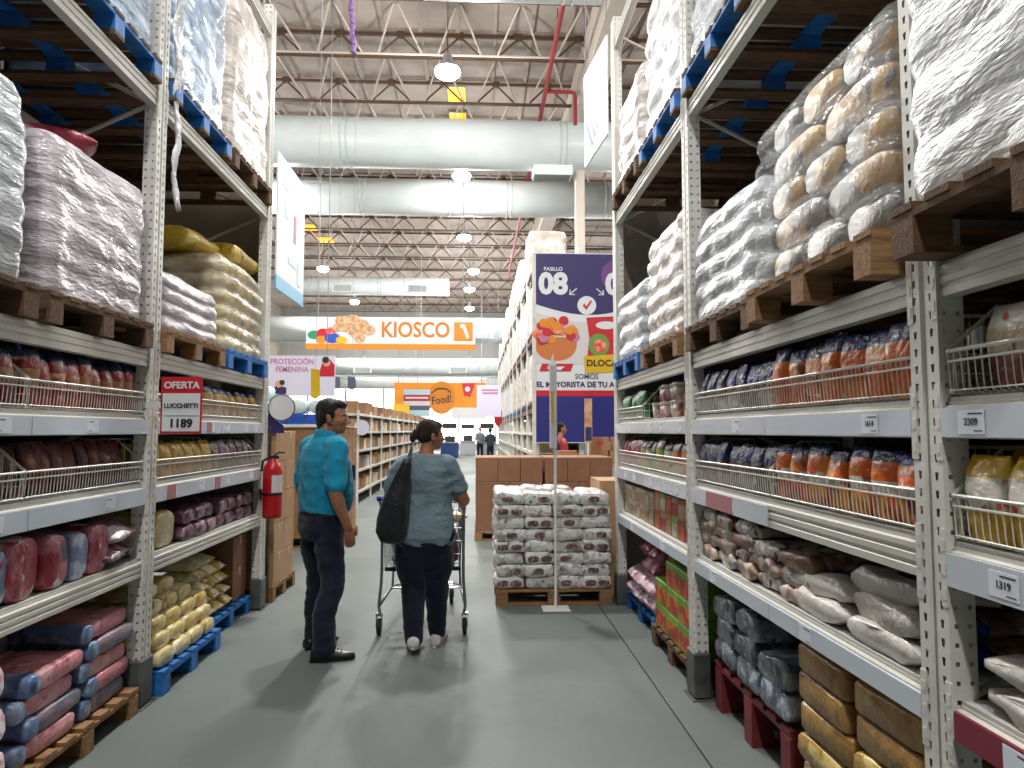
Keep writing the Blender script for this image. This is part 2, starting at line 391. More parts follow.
# high-bay lamps, each with its own light
lens = MB().ell((0, 0, -0.02), (0.29, 0.29, 0.16), 20, 8).mesh('lens', 'lamp_lens', True)
hs = MB(); nn = 20
hs.loft([[(r*math.cos(2*math.pi*k/nn), r*math.sin(2*math.pi*k/nn), z) for k in range(nn)] for r, z in ((0.27, 0.02), (0.27, 0.05), (0.20, 0.10), (0.11, 0.14), (0.11, 0.34), (0.06, 0.4))])
hous = hs.mesh('housing', 'lamp_housing', True)
hang = MB().tube([(0,0,0), (0,0,1.0)], 0.01, 6).mesh('cable', 'steel_brown')
def lamp(x, y, label, power=1.0, z=9.45):
    t = thing('high_bay_lamp', label, 'lamp', (x, y, z), group='high-bay lamps')
    put(lens, 'lens', t); put(hous, 'housing', t); put(hang, 'cable', t, (0, 0, 0.4), scale=(1, 1, 11.34-z-0.4))
    ld = bpy.data.lights.new('lamp_light', 'POINT'); ld.shadow_soft_size = 0.3; ld.energy = LAMP_W*power*0.62; ld.color = (1.0, 0.985, 0.955)
    lo = bpy.data.objects.new('lamp_light', ld); COL.objects.link(lo); lo.parent = t; lo.location = (0, 0, -0.40)
    ld = bpy.data.lights.new('lamp_beam', 'AREA'); ld.shape = 'DISK'; ld.size = 0.45; ld.energy = LAMP_W*power*0.45; ld.color = (1.0, 0.985, 0.955)
    lo = bpy.data.objects.new('lamp_beam', ld); COL.objects.link(lo); lo.parent = t; lo.location = (0, 0, -0.20)
lamp(-0.68, 15.6, 'brightest round lamp, high in the middle above the aisle', z=9.55)
lamp(-0.50, 21.9, 'round lamp showing between the two big ducts')
lamp(-0.55, 29.0, 'round lamp just under the second big duct')
lamp(-7.5, 35.0, 'round lamp at left above the capped duct')
lamp(-0.2, 35.2, 'round lamp to the right of the capped duct, the upper of two')
lamp(-0.45, 39.8, 'round lamp to the right of the capped duct, the lower of two')
lamp(-8.3, 53.0, 'far lamp at left below the kiosk sign', 1.0, 6.7); lamp(-0.6, 53.0, 'far lamp at right below the kiosk sign', 1.0, 6.7)
for k, (x, y) in enumerate(((-0.6, 9.2), (-0.6, 2.7), (-0.6, -3.8), (-7.5, 2.7), (-7.5, 15.8), (-7.5, 24.0), (6.4, 2.7), (6.4, 15.8), (6.4, 26), (6.4, 38), (-0.5, 46), (-7.5, 44))):
    lamp(x, y, power=0.5 if (x, y) == (-0.6, 2.7) else 1.0, label='high-bay lamp outside the picture, %s of the unseen ones' % ORD[k])
# ------------------------------------------------------------------ pallet racks
PW, PD, POST_H = 0.13, 0.075, 5.45
def holed(b, org, u, u0, u1, z0, z1, hc, hw_top, hw_bot, hh):
    """one wall cell with a real slot in it; u: horizontal direction"""
    def P(a, z): return (org[0]+u[0]*a, org[1]+u[1]*a, z)
    zc = (z0+z1)/2
    vs = [P(u0,z0), P(u1,z0), P(u1,z1), P(u0,z1), P(hc-hw_bot,zc-hh), P(hc+hw_bot,zc-hh), P(hc+hw_top,zc+hh), P(hc-hw_top,zc+hh)]
    b.add(vs, [(0,1,5,4),(1,2,6,5),(2,3,7,6),(3,0,4,7)])
def post_mesh(h=POST_H, z0=0.0, holes=True):
    b = MB(); w = PW/2; n = int((h-z0)/0.05)
    if holes:
        for k in range(n):
            za, zb = z0+k*0.05, z0+(k+1)*0.05
            for a, c, e in ((-w, -w+0.028, -0.012), (0.012, w-0.028, w)):
                holed(b, (0,0), (0,1), a, e, za, zb, c, 0.0075, 0.0045, 0.011)
            for sy, u in ((-w, 1), (w, 1)):
                holed(b, (0, sy), (-1, 0), 0.0, PD*0.55, za, zb, 0.02, 0.0055, 0.0055, 0.006)
                holed(b, (0, sy), (-1, 0), PD*0.55, PD, za, zb, PD*0.78, 0.0055, 0.0055, 0.006)
        b.box(-0.014, -0.012, -0.0125, 0.0125, z0, h)               # groove floor
        b.box(-0.014, 0.0, -0.0135, -0.012, z0, h); b.box(-0.014, 0.0, 0.012, 0.0135, z0, h)
        b.box(-PD, -PD+0.002, -w, w, z0, h)
    else: b.box(-PD, 0, -w, w, z0, h)
    b.box(-PD, 0, -w, w, h, h+0.004)
    return b.mesh('post', 'white_steel')
POST = post_mesh(); POST_R = post_mesh(holes=False)
g = MB(); g.cbox(-PD-0.012, 0.014, -PW/2-0.014, PW/2+0.014, 0.006, 0.27, 0.012); GUARD = g.mesh('post_guard', 'guard_steel')
FOOT = MB().box(-PD-0.04, 0.03, -PW/2-0.03, PW/2+0.03, 0, 0.006).mesh('foot_plate', 'guard_steel')
cn = MB(); cn.box(-0.004, 0.003, -0.013, 0.013, -0.11, 0.10)
for k in range(3): cn.box(0.003, 0.005, -0.006, 0.006, -0.09+k*0.065, -0.06+k*0.065)
CONN = cn.mesh('beam_connector', 'white_steel')
LEVELS = [(0.73, 0.82, 1), (1.13, 1.24, 1), (1.53, 1.63, 1), (1.92, 2.02, 0), (3.46, 3.57, 0), (5.15, 5.27, 0)]
def beam(s, xf, y0, y1, z0, z1, parent, d0=0.008, step=True):
    h = z1-z0
    prof = [(0.0,0.0),(0.0,h*0.22),(0.006,h*0.26),(0.006,h*0.34),(0.0,h*0.38),(0.0,h*0.55),(0.006,h*0.59),(0.006,h*0.67),(0.0,h*0.71),(0.0,h*0.86),(0.014,h*0.9),(0.014,h),(0.05,h),(0.05,0.0)]
    poly = [(s*(xf+d0+a), z0+z) for a, z in prof]
    if s > 0: poly = poly[::-1]
    return MB().prism(poly, 1, y0, y1).build('beam', 'beam_steel', parent)
def rack(s, xf, py, label, depth=1.05, ypanel=True):
    t = thing('pallet_rack', label, 'rack', (s*(xf+depth/2), (py[0]+py[-1])/2, 0), group=None)
    rz = 0 if s < 0 else math.pi
    L0 = Vector(t.location)
    def at(d, y, z): return (s*(xf+d)-L0.x, y-L0.y, z)
    for y in py:
        for d, me in ((0, POST), (depth-PD, POST_R)):
            p = put(me, 'post', t, at(d, y, 0), (0,0,rz))
            put(FOOT, 'foot_plate', p)
        put(GUARD, 'post_guard', t, at(0, y, 0), (0,0,rz))
        z = 0.35; k = 0; b = MB()
        pts = []
        while z < 5.4:
            pts.append((s*(xf+(0.06 if k % 2 else depth-0.06)), y, z)); z += 0.45; k += 1
        for a, c in zip(pts[:-1], pts[1:]): MB().tube([a, c], 0.014, 6).build('brace', 'brace_steel', t)
    for y0, y1 in zip(py[:-1], py[1:]):
        a, c = y0+PW/2, y1-PW/2
        for z0, z1, shelf in LEVELS:
            if z0 > 5 and y1 < 5: continue
            beam(s, xf, a, c, z0, z1, t)
            MB().box(s*(xf+depth-0.06), s*(xf+depth-0.01), a, c, z0, z1).build('beam', 'beam_steel', t)
            for y, q in ((y0, 1), (y1, -1)):
                put(CONN, 'beam_connector', t, at(0.0, y+q*(PW/2-0.010), (z0+z1)/2), (0,0,rz))
            if shelf:
                n = 8; w = (c-a)/n
                for k in range(n): MB().box(s*(xf+0.025), s*(xf+depth-0.06), a+k*w+0.001, a+(k+1)*w-0.001, z1, z1+0.012).build('shelf_panel', 'deck_steel', t)
        MB().box(s*(xf+depth+0.0), s*(xf+depth+0.012), y0, y1, 0.1, 5.3).build('back_screen', 'rear_light_block', t)  # unseen dark sheet, added to keep light from behind out of the bays
    return t
LX, RX = 1.88, 1.27
PL = [2.0, 4.28, 6.52]; PR = [-0.31, 1.98, 4.27, 6.56]
rackL = rack(-1, LX, PL, 'long white pallet rack with stocked shelves on the left of the aisle')
rackR = rack(1, RX, PR, 'long white pallet rack with stocked shelves on the right of the aisle')
for rk, s, xf, y in ((rackL, -1, LX, 6.62), (rackR, 1, RX, 6.66)):
    MB().box(s*(xf+0.03), s*(xf+1.05), y, y+0.02, 0.3, 3.95).build('end_panel', 'end_board', rk)
# shelf-edge strips with price labels
def strip(rk, s, xf, y0, y1, z0, z1, mat='strip_plastic'):
    x0, x1 = s*(xf-0.004), s*(xf+0.007)
    return MB().box(x0, x1, y0, y1, z0, z1).build('label_strip', mat, rk)
def price(st, s, xf, yc, zc, w, h, txt=None, mat='label_paper', ts=0.03, lines=True):
    x = s*(xf-0.0055)
    lb = MB().box(x, s*(xf-0.004), yc-w/2, yc+w/2, zc-h/2, zc+h/2).build('price_label', mat, st)
    rot = (0, 0, R(90) if s < 0 else R(-90)); xx = s*(xf-0.0062)
    me = MB()
    if lines and w > 0.04:
        me.box(xx, x, yc-w*0.42, yc+w*0.1, zc+h*0.32, zc+h*0.38); me.box(xx, x, yc-w*0.42, yc-w*0.1, zc-h*0.38, zc-h*0.34)
    if me.v: me.build('print', 'ink', st)
    if txt:
        tm = text_mesh(txt, ts, 'CENTER', 0.0004, 0.0004); tm.materials.clear(); tm.materials.append(MATS['ink'])
        # text mesh faces -y; turn it towards the aisle
        tm.transform(Matrix.Translation((xx, yc, zc)) @ Euler(rot).to_matrix().to_4x4())
        put(tm, 'price_number', st, world=True)
rng = random.Random(5)
for rk, s, xf, py in ((rackL, -1, LX, PL), (rackR, 1, RX, PR)):
    for bi, (y0, y1) in enumerate(zip(py[:-1], py[1:])):
        a, c = y0+0.07, y1-0.07; mid = (a+c)/2
        for z0, z1, sh in LEVELS[:3]:
            if not sh: continue
            if s < 0 and z0 < 1: continue                        # the lowest left beams carry no strip
            for q, (p0, p1) in enumerate(((a, mid-0.004), (mid+0.004, c))):
                if s > 0 and bi == 1 and 1.1 < z0 < 1.2 and q == 0: continue   # bare ridged beam
                st = strip(rk, s, xf, p0, p1, z0+0.004, z1-0.018, 'strip_blue' if (s < 0 or rng.random() < 0.5) else 'strip_plastic')
                n = rng.choice((1, 2, 2, 3)) if s < 0 or bi == 2 else 1
                for k in range(n):
                    yc = p0 + (k+0.5+rng.uniform(-.2, .2))*(p1-p0)/n
                    mat = 'label_paper'
                    txt = None
                    if s > 0 and bi == 1 and z0 > 1.5 and q == 0: yc, txt = p0+0.22, '1614'
                    if s > 0 and bi == 0:
                        yc, txt = (1.79, '2309') if z0 > 1.5 else ((1.70, '1319') if z0 > 1.1 else (1.72, None))
                        if q == 0: yc, txt = 0.4, None
                        mat = 'label_paper'
                    price(st, s, xf, yc, (z0+z1)/2-0.007, 0.10, 0.062, txt, mat, 0.026)
# red price bands
st = strip(rackR, 1, RX-0.004, 3.55, 3.95, 1.136, 1.22, 'label_red')
st = strip(rackR, 1, RX-0.004, 0.6, 1.90, 0.735, 0.81, 'label_maroon'); price(st, 1, RX-0.004, 1.66, 0.772, 0.12, 0.062, None)
st = strip(rackL, -1, LX-0.004, 4.5, 4.62, 1.136, 1.22, 'label_red'); st = strip(rackL, -1, LX-0.004, 5.3, 5.4, 1.136, 1.22, 'label_red'); st = strip(rackL, -1, LX-0.004, 5.12, 5.2, 1.54, 1.612, 'label_red')

# ------------------------------------------------------------------ wire baskets on the shelves
def wire_basket(s, xf, y0, y1, z, label, hf=0.125, hb=0.25):
    t = thing('wire_basket', label, 'wire basket', (s*(xf+0.2), (y0+y1)/2, z), group='white wire baskets on the shelves')
    d0 = 0.02; r = 0.0023
    def X(d): return s*(xf+d)
    b = MB(); n = max(4, int((y1-y0)/0.026))
    for k in range(n+1):
        y = y0+(y1-y0)*k/n
        b.tube([(X(d0+0.03), y, z+0.006), (X(d0+0.004), y, z+0.012), (X(d0), y, z+0.035), (X(d0-0.006), y, z+hf)], r, 4, cap=False)
    for zz in (0.018,): b.tube([(X(d0-0.002), y0, z+zz), (X(d0-0.002), y1, z+zz)], r, 4)
    b.build('front_grid', 'wire_white', t)
    rm = MB(); rm.tube([(X(0.36), y0, z+hb), (X(d0+0.14), y0, z+hb), (X(d0-0.006), y0, z+hf), (X(d0-0.006), y1, z+hf), (X(d0+0.14), y1, z+hb), (X(0.36), y1, z+hb)], 0.0055, 6)
    rm.tube([(X(d0-0.004), y0, z+hf-0.028), (X(d0-0.004), y1, z+hf-0.028)], 0.004, 6)
    rm.build('rim', 'wire_white', t)
    for y in (y0, y1):
        sd = MB()
        for k in range(9):
            d = d0+0.01+k*0.042; zt = hf+(hb-hf)*min(1, k*0.042/0.14)
            sd.tube([(X(d), y, z+0.01), (X(d), y, z+zt)], r, 4, cap=False)
        for zz in (0.012, 0.065, 0.118): sd.tube([(X(d0), y, z+zz), (X(0.36), y, z+zz)], r, 4)
        sd.build('side_grid', 'wire_white', t)
    bt = MB()
    for k in range(8): bt.tube([(X(d0+0.03+k*0.045), y0, z+0.006), (X(d0+0.03+k*0.045), y1, z+0.006)], r, 4)
    bt.build('bottom_grid', 'wire_white', t)
    return t
def halves(a, b):
    m = (a+b)/2; return (a+0.085, m-0.006), (m+0.006, b-0.085)
z3, z2, z1 = 1.642, 1.252, 0.832
for (s, xf, y0, y1, nm, z, lv) in ((-1, LX, 2.0, 4.28, 'nearest left bay', z3, 'upper shelf'), (-1, LX, 2.0, 4.28, 'nearest left bay', z2, 'middle shelf'),
        (-1, LX, 4.28, 6.52, 'farther left bay', z3, 'upper shelf'), (-1, LX, 4.28, 6.52, 'farther left bay', z2, 'middle shelf'),
        (1, RX, 1.98, 4.27, 'central right bay', z3, 'upper shelf'), (1, RX, 1.98, 4.27, 'central right bay', z2, 'middle shelf'), (1, RX, 4.27, 6.56, 'farther right bay', z2, 'middle shelf')):
    h = halves(y0, y1)
    for q in (0, 1): wire_basket(s, xf, *h[q], z, 'white wire basket on the %s of the %s, its %s half' % (lv, nm, ('near', 'far')[q]))
wire_basket(1, RX, 5.55, 6.46, z3, 'white wire basket holding green bags beside plastic tubs', 0.10)
wire_basket(1, RX, 0.75, 1.90, z3, 'white wire basket at the right picture edge, upper one')
wire_basket(1, RX, 0.75, 1.90, z2, 'white wire basket at the right picture edge with yellow bags')
# ------------------------------------------------------------------ bags, packs, cartons
def sgn(v): return 1 if v >= 0 else -1
def bag_mesh(name, L, Wd, H, zones, pinch=(0, 1), stand=False, p=2.8, ribs=0, rib=0.0, amp=0.006, seed=0, n=16, m=11, freq=9.0, sag=0.0):
    """soft package; loft along its length. zones: [(limit 0..1, material)]"""
    rings = []; mi = []
    off = Vector((seed*7.3, seed*3.1, seed*5.7))
    ss = [0, 0.02, 0.06] + [0.06+0.88*k/(m-1) for k in range(1, m-1)] + [0.94, 0.98, 1.0]
    for i, s in enumerate(ss):
        def env(t, pin):
            if pin: x = min(1, t/(0.30 if pin < 1.5 else 0.42)); return 0.05+0.95*math.sin(x*math.pi/2)**0.75, 0.94+0.06*x
            x = min(1, t/0.06); return 0.86+0.14*math.sqrt(x), 0.90+0.10*math.sqrt(x)
        e0, w0 = env(s, pinch[0]); e1, w1 = env(1-s, pinch[1]); e = min(e0, e1); w = min(w0, w1)
        if ribs: e *= 1-rib*(0.5+0.5*math.cos(2*math.pi*ribs*s))
        ring = []
        for k in range(n):
            a = 2*math.pi*(k+0.5)/n; ca, sa = math.cos(a), math.sin(a)
            y = Wd/2*w*sgn(ca)*abs(ca)**(2/p); z = H/2*e*sgn(sa)*abs(sa)**(2/p)
            x = L*(s-0.5)
            q = Vector((x, y, z)); d = noise.noise(q*freq+off)*amp + noise.noise(q*freq*2.7+off)*amp*0.5
            y += d*ca*1.2; z += d*sa*1.2; x += noise.noise(q*freq+off+Vector((9,9,9)))*amp*0.6
            if sag: z -= sag*(2*(s-0.5))**2
            if stand:
                zz = x+L/2
                ring.append((z, y, max(0, zz)))
            else: ring.append((x, y, max(0.0, z+H/2)))
        rings.append(ring)
    zl = []
    for i in range(len(ss)-1):
        c = (ss[i]+ss[i+1])/2
        zl.append(next(k for k, (lim, _) in enumerate(zones) if c <= lim))
    if stand: rings = [r[::-1] for r in rings]
    b = MB(); b.loft(rings, True, True, zl)
    return b.mesh(name, [mm for _, mm in zones], True)
BAG = {}
def bags(key, count, **kw):
    BAG[key] = [bag_mesh(kw.get('name', 'pack'), kw['L'], kw['W'], kw['H'], kw['zones'], kw.get('pinch', (0, 1)), kw.get('stand', False), kw.get('p', 2.8), kw.get('ribs', 0), kw.get('rib', 0), kw.get('amp', 0.006), sd+len(BAG)*3, m=kw.get('m', 11), freq=kw.get('freq', 9.0), sag=kw.get('sag', 0.0)) for sd in range(count)]
MP('p_red', '#9a2426', [('#6b1a22', .5, .6, 7), ('#b98a6a', .62, .66, 12)])
MP('p_tan', '#a87550', [('#8a2f2c', .52, .58, 9), ('#c9a27c', .6, .66, 16)])
MP('p_navy', '#10173a', [('#26336a', .58, .66, 12)])
MP('p_maroon', '#5b1c25', [('#7e3a34', .5, .6, 9), ('#2b2a44', .58, .64, 6)])
MP('p_brownred', '#7a4636', [('#4e2025', .45, .55, 8)])
MP('p_yellow', '#c29a2e', [('#d8bf6a', .5, .6, 8), ('#8a5a1c', .62, .68, 14)])
MP('p_pasta', '#c8923a', [('#8c5a24', .5, .6, 14), ('#d9b25c', .58, .66, 18)])
MP('p_cream', '#d6c69a', [('#c2a54c', .52, .6, 6), ('#efe6cc', .58, .66, 11)])
MP('p_flour', '#d8cb9c', [('#b99a3a', .5, .58, 5), ('#f0ead6', .55, .62, 9)])
MP('p_flour_end', '#cdb878', [('#e6dcb8', .5, .6, 7), ('#b5902f', .6, .66, 10)])
MP('p_purple', '#6d4258', [('#a98ea0', .52, .6, 10), ('#4a2a3e', .6, .66, 7)])
MP('p_pinkred', '#9a2f40', [('#b8707c', .5, .62, 9), ('#d0c4cc', .6, .64, 8), ('#33365e', .62, .66, 6)])
MP('p_bluewhite', '#8496b8', [('#ced6e4', .5, .62, 9), ('#9b3a4a', .62, .66, 7)])
MP('p_pinkpack', '#c9828a', [('#dba8ac', .5, .62, 5), ('#b05e6c', .6, .66, 12)])
MP('p_bluepack', '#5f769c', [('#8fa3bf', .5, .6, 9), ('#33456b', .58, .66, 6)])
MP('p_slate', '#686a7c', [('#94808c', .5, .6, 6)])
MP('p_rosewhite', '#c49aa4', [('#e6dde2', .48, .56, 7), ('#a4405a', .6, .64, 8)])
MP('p_orange', '#d8640e', [('#e08a2a', .5, .6, 9), ('#8a3412', .6, .66, 7), ('#e6ded6', .66, .68, 15)])
MP('p_orangered', '#b8401c', [('#d98a24', .48, .56, 8), ('#8d1c18', .6, .66, 7)])
MP('p_silver', '#8f8a86', [('#5a463c', .48, .56, 8), ('#c8c6c6', .58, .64, 12)])
MP('p_bluetop', '#141c52', [('#2e4496', .56, .64, 14), ('#b8bcc8', .68, .70, 16)], bumps=0.9)
MP('p_whitelabel', '#dad6cf', [('#b04a3a', .6, .64, 10)])
MP('p_petpink', '#c9a79c', [('#a85a50', .52, .6, 8), ('#e7ddd4', .5, .58, 6), ('#6d4a3e', .64, .7, 12)])
MP('p_petbrown', '#8d6a58', [('#c9b5a6', .5, .58, 8), ('#4f3a34', .58, .66, 9)])
MP('p_petclear', '#b9b2aa', [('#a85a50', .56, .6, 11), ('#e7ddd4', .5, .58, 9), ('#5d4438', .6, .66, 14), ('#5a7aa8', .68, .70, 12)], 0.25, bumps=0.9)
MP('p_petblue', '#233a86', [('#dcdad6', .52, .56, 5)])
MP('p_sackwhite', '#cdc8c2', [('#b3aaa2', .5, .7, 4)])
MP('p_greypack', '#7d8794', [('#aeb7c0', .52, .6, 12), ('#525a66', .5, .6, 9), ('#3f66ad', .66, .69, 8)], rough=0.2, bumps=0.9)
MP('p_gold', '#96703a', [('#ad884c', .5, .62, 6), ('#7d5824', .58, .68, 9)], 0.4, bumps=0.45)
MP('p_goldlight', '#b08a3e', [('#d5bd78', .5, .58, 9), ('#7e5c22', .6, .66, 8)])
MP('p_green', '#3f7a4a', [('#7fae84', .5, .6, 9)])
MP('p_candy', '#b02a5a', [('#d8607a', .5, .6, 10)])
MP('p_mixed', '#c9c23a', [('#3f8f4a', .5, .54, 7), ('#e8e4d8', .58, .62, 9), ('#d07a1c', .63, .67, 8)])
MP('p_orangewhite', '#d8742a', [('#e6ded2', .52, .56, 8), ('#5a4a3a', .62, .66, 7)])
MP('p_pinkbag', '#9a4560', [('#c98aa0', .5, .6, 9)])
MP('p_pinkwhite', '#c9a3b4', [('#e8dfe6', .5, .58, 9), ('#a04a6a', .6, .66, 9)])
MP('p_carrot', '#6d3a30', [('#8d4a3a', .5, .6, 9)])
MP('p_beige', '#bda98c', [('#d6c8ae', .5, .6, 8), ('#5a3a30', .62, .68, 9)])
MP('p_yellowbag', '#c79a1e', [('#e0c24a', .5, .6, 9), ('#8d5a14', .62, .68, 12)])

bags('pasta_red', 4, L=0.278, W=0.118, H=0.085, zones=[(0.3, 'p_red'), (0.62, 'p_tan'), (0.78, 'p_red'), (1, 'p_navy')], stand=True, pinch=(0, 2), amp=0.008)
bags('pack_maroon', 3, L=0.235, W=0.115, H=0.08, zones=[(0.45, 'p_maroon'), (0.8, 'p_brownred'), (1, 'p_maroon')], stand=True, pinch=(0, 2), amp=0.008)
bags('pasta_yellow', 3, L=0.235, W=0.17, H=0.085, zones=[(0.55, 'p_pasta'), (0.8, 'p_yellow'), (1, 'p_navy')], stand=True, pinch=(0, 2), amp=0.008)
bags('pasta_gold', 3, L=0.22, W=0.17, H=0.09, zones=[(0.4, 'p_pasta'), (0.75, 'p_yellow'), (1, 'p_yellowbag')], stand=True, pinch=(0, 2), amp=0.01)
bags('grain_brown', 3, L=0.22, W=0.13, H=0.07, zones=[(0.5, 'p_brownred'), (0.75, 'p_purple'), (1, 'p_silver')], stand=True, pinch=(0, 2), amp=0.009)
bags('choc_blue', 3, L=0.225, W=0.165, H=0.09, zones=[(0.45, 'p_silver'), (0.62, 'p_brownred'), (1, 'p_bluetop')], stand=True, pinch=(0, 2), amp=0.01)
bags('snack_orange', 3, L=0.25, W=0.165, H=0.10, zones=[(0.74, 'p_orange'), (1, 'p_bluetop')], stand=True, pinch=(0, 2), amp=0.011)
bags('snack_label', 3, L=0.225, W=0.155, H=0.10, zones=[(0.40, 'p_orangered'), (0.56, 'p_whitelabel'), (0.85, 'p_orange'), (1, 'p_bluetop')], stand=True, pinch=(0, 2), amp=0.011)
bags('candy_pink', 3, L=0.21, W=0.16, H=0.09, zones=[(0.7, 'p_candy'), (1, 'p_pinkbag')], stand=True, pinch=(0, 2), amp=0.012)
bags('candy_mixed', 3, L=0.22, W=0.16, H=0.09, zones=[(0.75, 'p_mixed'), (1, 'p_silver')], stand=True, pinch=(0, 2), amp=0.012)
bags('candy_orange', 3, L=0.21, W=0.16, H=0.09, zones=[(0.72, 'p_orangewhite'), (1, 'p_silver')], stand=True, pinch=(0, 2), amp=0.012)
bags('green_bag', 2, L=0.22, W=0.2, H=0.1, zones=[(1, 'p_green')], stand=True, pinch=(0, 2), amp=0.014)
bags('beige_bag', 2, L=0.24, W=0.2, H=0.11, zones=[(0.4, 'p_carrot'), (0.8, 'p_beige'), (1, 'p_whitelabel')], stand=True, pinch=(0, 2), amp=0.012)
bags('yellow_label', 3, L=0.235, W=0.17, H=0.11, zones=[(0.45, 'p_yellowbag'), (0.75, 'p_whitelabel'), (1, 'p_yellowbag')], stand=True, pinch=(0, 2), amp=0.011)
bags('tissue_pack', 3, L=0.40, W=0.225, H=0.27, zones=[(1, 'p_pinkred')], pinch=(0, 0), p=3.0, amp=0.012, freq=6)
bags('tissue_blue', 3, L=0.40, W=0.19, H=0.25, zones=[(1, 'p_bluewhite')], pinch=(0, 0), p=3.0, amp=0.012, freq=6)
bags('flat_plum', 1, L=0.46, W=0.34, H=0.12, zones=[(1, 'p_purple')], pinch=(1, 1), amp=0.014)
bags('flat_pinkwhite', 1, L=0.46, W=0.36, H=0.12, zones=[(1, 'p_rosewhite')], pinch=(1, 1), amp=0.014)
bags('yellow_bale', 1, L=0.4, W=0.28, H=0.22, zones=[(1, 'p_cream')], pinch=(0, 0), p=4.5, amp=0.008)
bags('purple_bag', 3, L=0.42, W=0.2, H=0.105, zones=[(1, 'p_purple')], pinch=(0, 0), p=3.2, ribs=5, rib=0.14, amp=0.01)
bags('shrink_pink', 3, L=0.29, W=0.40, H=0.088, zones=[(1, 'p_pinkpack')], pinch=(0, 0), p=4.2, amp=0.007)
bags('shrink_blue', 2, L=0.29, W=0.09, H=0.090, zones=[(1, 'p_bluepack')], pinch=(0, 0), p=3.6, amp=0.007)
bags('shrink_slate', 2, L=0.29, W=0.40, H=0.085, zones=[(1, 'p_slate')], pinch=(0, 0), p=4.2, amp=0.007)
bags('rose_bale', 3, L=0.36, W=0.26, H=0.165, zones=[(1, 'p_rosewhite')], pinch=(0, 0), p=3.6, amp=0.012)
bags('flour_bundle', 3, L=0.36, W=0.21, H=0.098, zones=[(0.10, 'p_flour_end'), (1, 'p_flour')], pinch=(0, 0), p=3.6, ribs=4, rib=0.05, amp=0.006)
bags('flour_lump', 3, L=0.3, W=0.19, H=0.1, zones=[(1, 'p_flour')], pinch=(1, 1), p=3.0, amp=0.01)
bags('pet_sack', 5, L=0.46, W=0.30, H=0.082, zones=[(0.12, 'p_petbrown'), (0.45, 'p_petpink'), (0.75, 'p_petbrown'), (1, 'p_petpink')], pinch=(0, 1), p=2.2, amp=0.02, freq=13)
bags('pet_clear', 5, L=0.45, W=0.30, H=0.082, zones=[(1, 'p_petclear')], pinch=(0, 1), p=2.2, amp=0.02, freq=13)
bags('blue_sack', 4, L=0.56, W=0.44, H=0.092, zones=[(0.16, 'p_sackwhite'), (0.40, 'p_petblue'), (1, 'p_petbrown')], pinch=(0, 1), p=2.1, amp=0.022, freq=8)
bags('white_sack', 2, L=0.6, W=0.62, H=0.085, zones=[(0.3, 'p_sackwhite'), (1, 'p_carrot')], pinch=(0, 1), p=2.1, amp=0.022, freq=7)
bags('grey_bale', 3, L=0.30, W=0.30, H=0.125, zones=[(1, 'p_greypack')], pinch=(0, 0), p=4.0, amp=0.02, freq=12)
bags('gold_bale', 3, L=0.34, W=0.40, H=0.115, zones=[(1, 'p_gold')], pinch=(0, 0), p=10, ribs=5, rib=0.05, amp=0.007)
bags('gold_loose', 3, L=0.34, W=0.42, H=0.11, zones=[(1, 'p_goldlight')], pinch=(0, 0), p=4.0, amp=0.012)
bags('pink_heap', 3, L=0.34, W=0.28, H=0.15, zones=[(1, 'p_pinkbag')], pinch=(1, 1), amp=0.02)
bags('pink_clear', 3, L=0.34, W=0.28, H=0.14, zones=[(1, 'p_pinkwhite')], pinch=(1, 1), amp=0.02)
rg = random.Random(11)
def basket_row(s, xf, y0, y1, z, key, name, label, group, step, rows=2, d0=0.085, dstep=0.105, cat='bag', lean=0.12):
    n = int((y1-y0)/step); st = (y1-y0)/n
    for r_ in range(rows):
        for k in range(n):
            y = y0+(k+0.5)*st + rg.uniform(-.01, .01)
            o = put(rg.choice(BAG[key]), name, None, (s*(xf+d0+r_*dstep), y, z+0.010+0.0*r_), (0, rg.uniform(-.03, .03)-s*lean*rg.uniform(.2, 1), (math.pi if s < 0 else 0)+rg.uniform(-.14, .14)), (1, 1, rg.uniform(.93, 1.03)))
            tag(o, '%s, %s row, %s from camera' % (label, ('front', 'back', 'rear')[r_], ORD[k]), cat, group)
def rows_of(s, xf, ylist, dlist, zlist, key, name, label, group, cat='pack', jit=0.015, rz=0.0, skip=None):
    for i, z in enumerate(zlist):
        for j, y in enumerate(ylist):
            for k, d in enumerate(dlist):
                if skip and skip(i, j, k): continue
                o = put(rg.choice(BAG[key]), name, None, (s*(xf+d)+rg.uniform(-jit, jit), y+rg.uniform(-jit, jit), z), (0, 0, rz+(math.pi if s > 0 else 0)+rg.uniform(-.05, .05)))
                tag(o, '%s, %s layer, %s %sfrom camera' % (label, ORD[i], ORD[j if ylist[0] < ylist[-1] else len(ylist)-1-j], 'behind, ' if k else ''), cat, group)
def B2(a, b, q): return halves(a, b)[q]
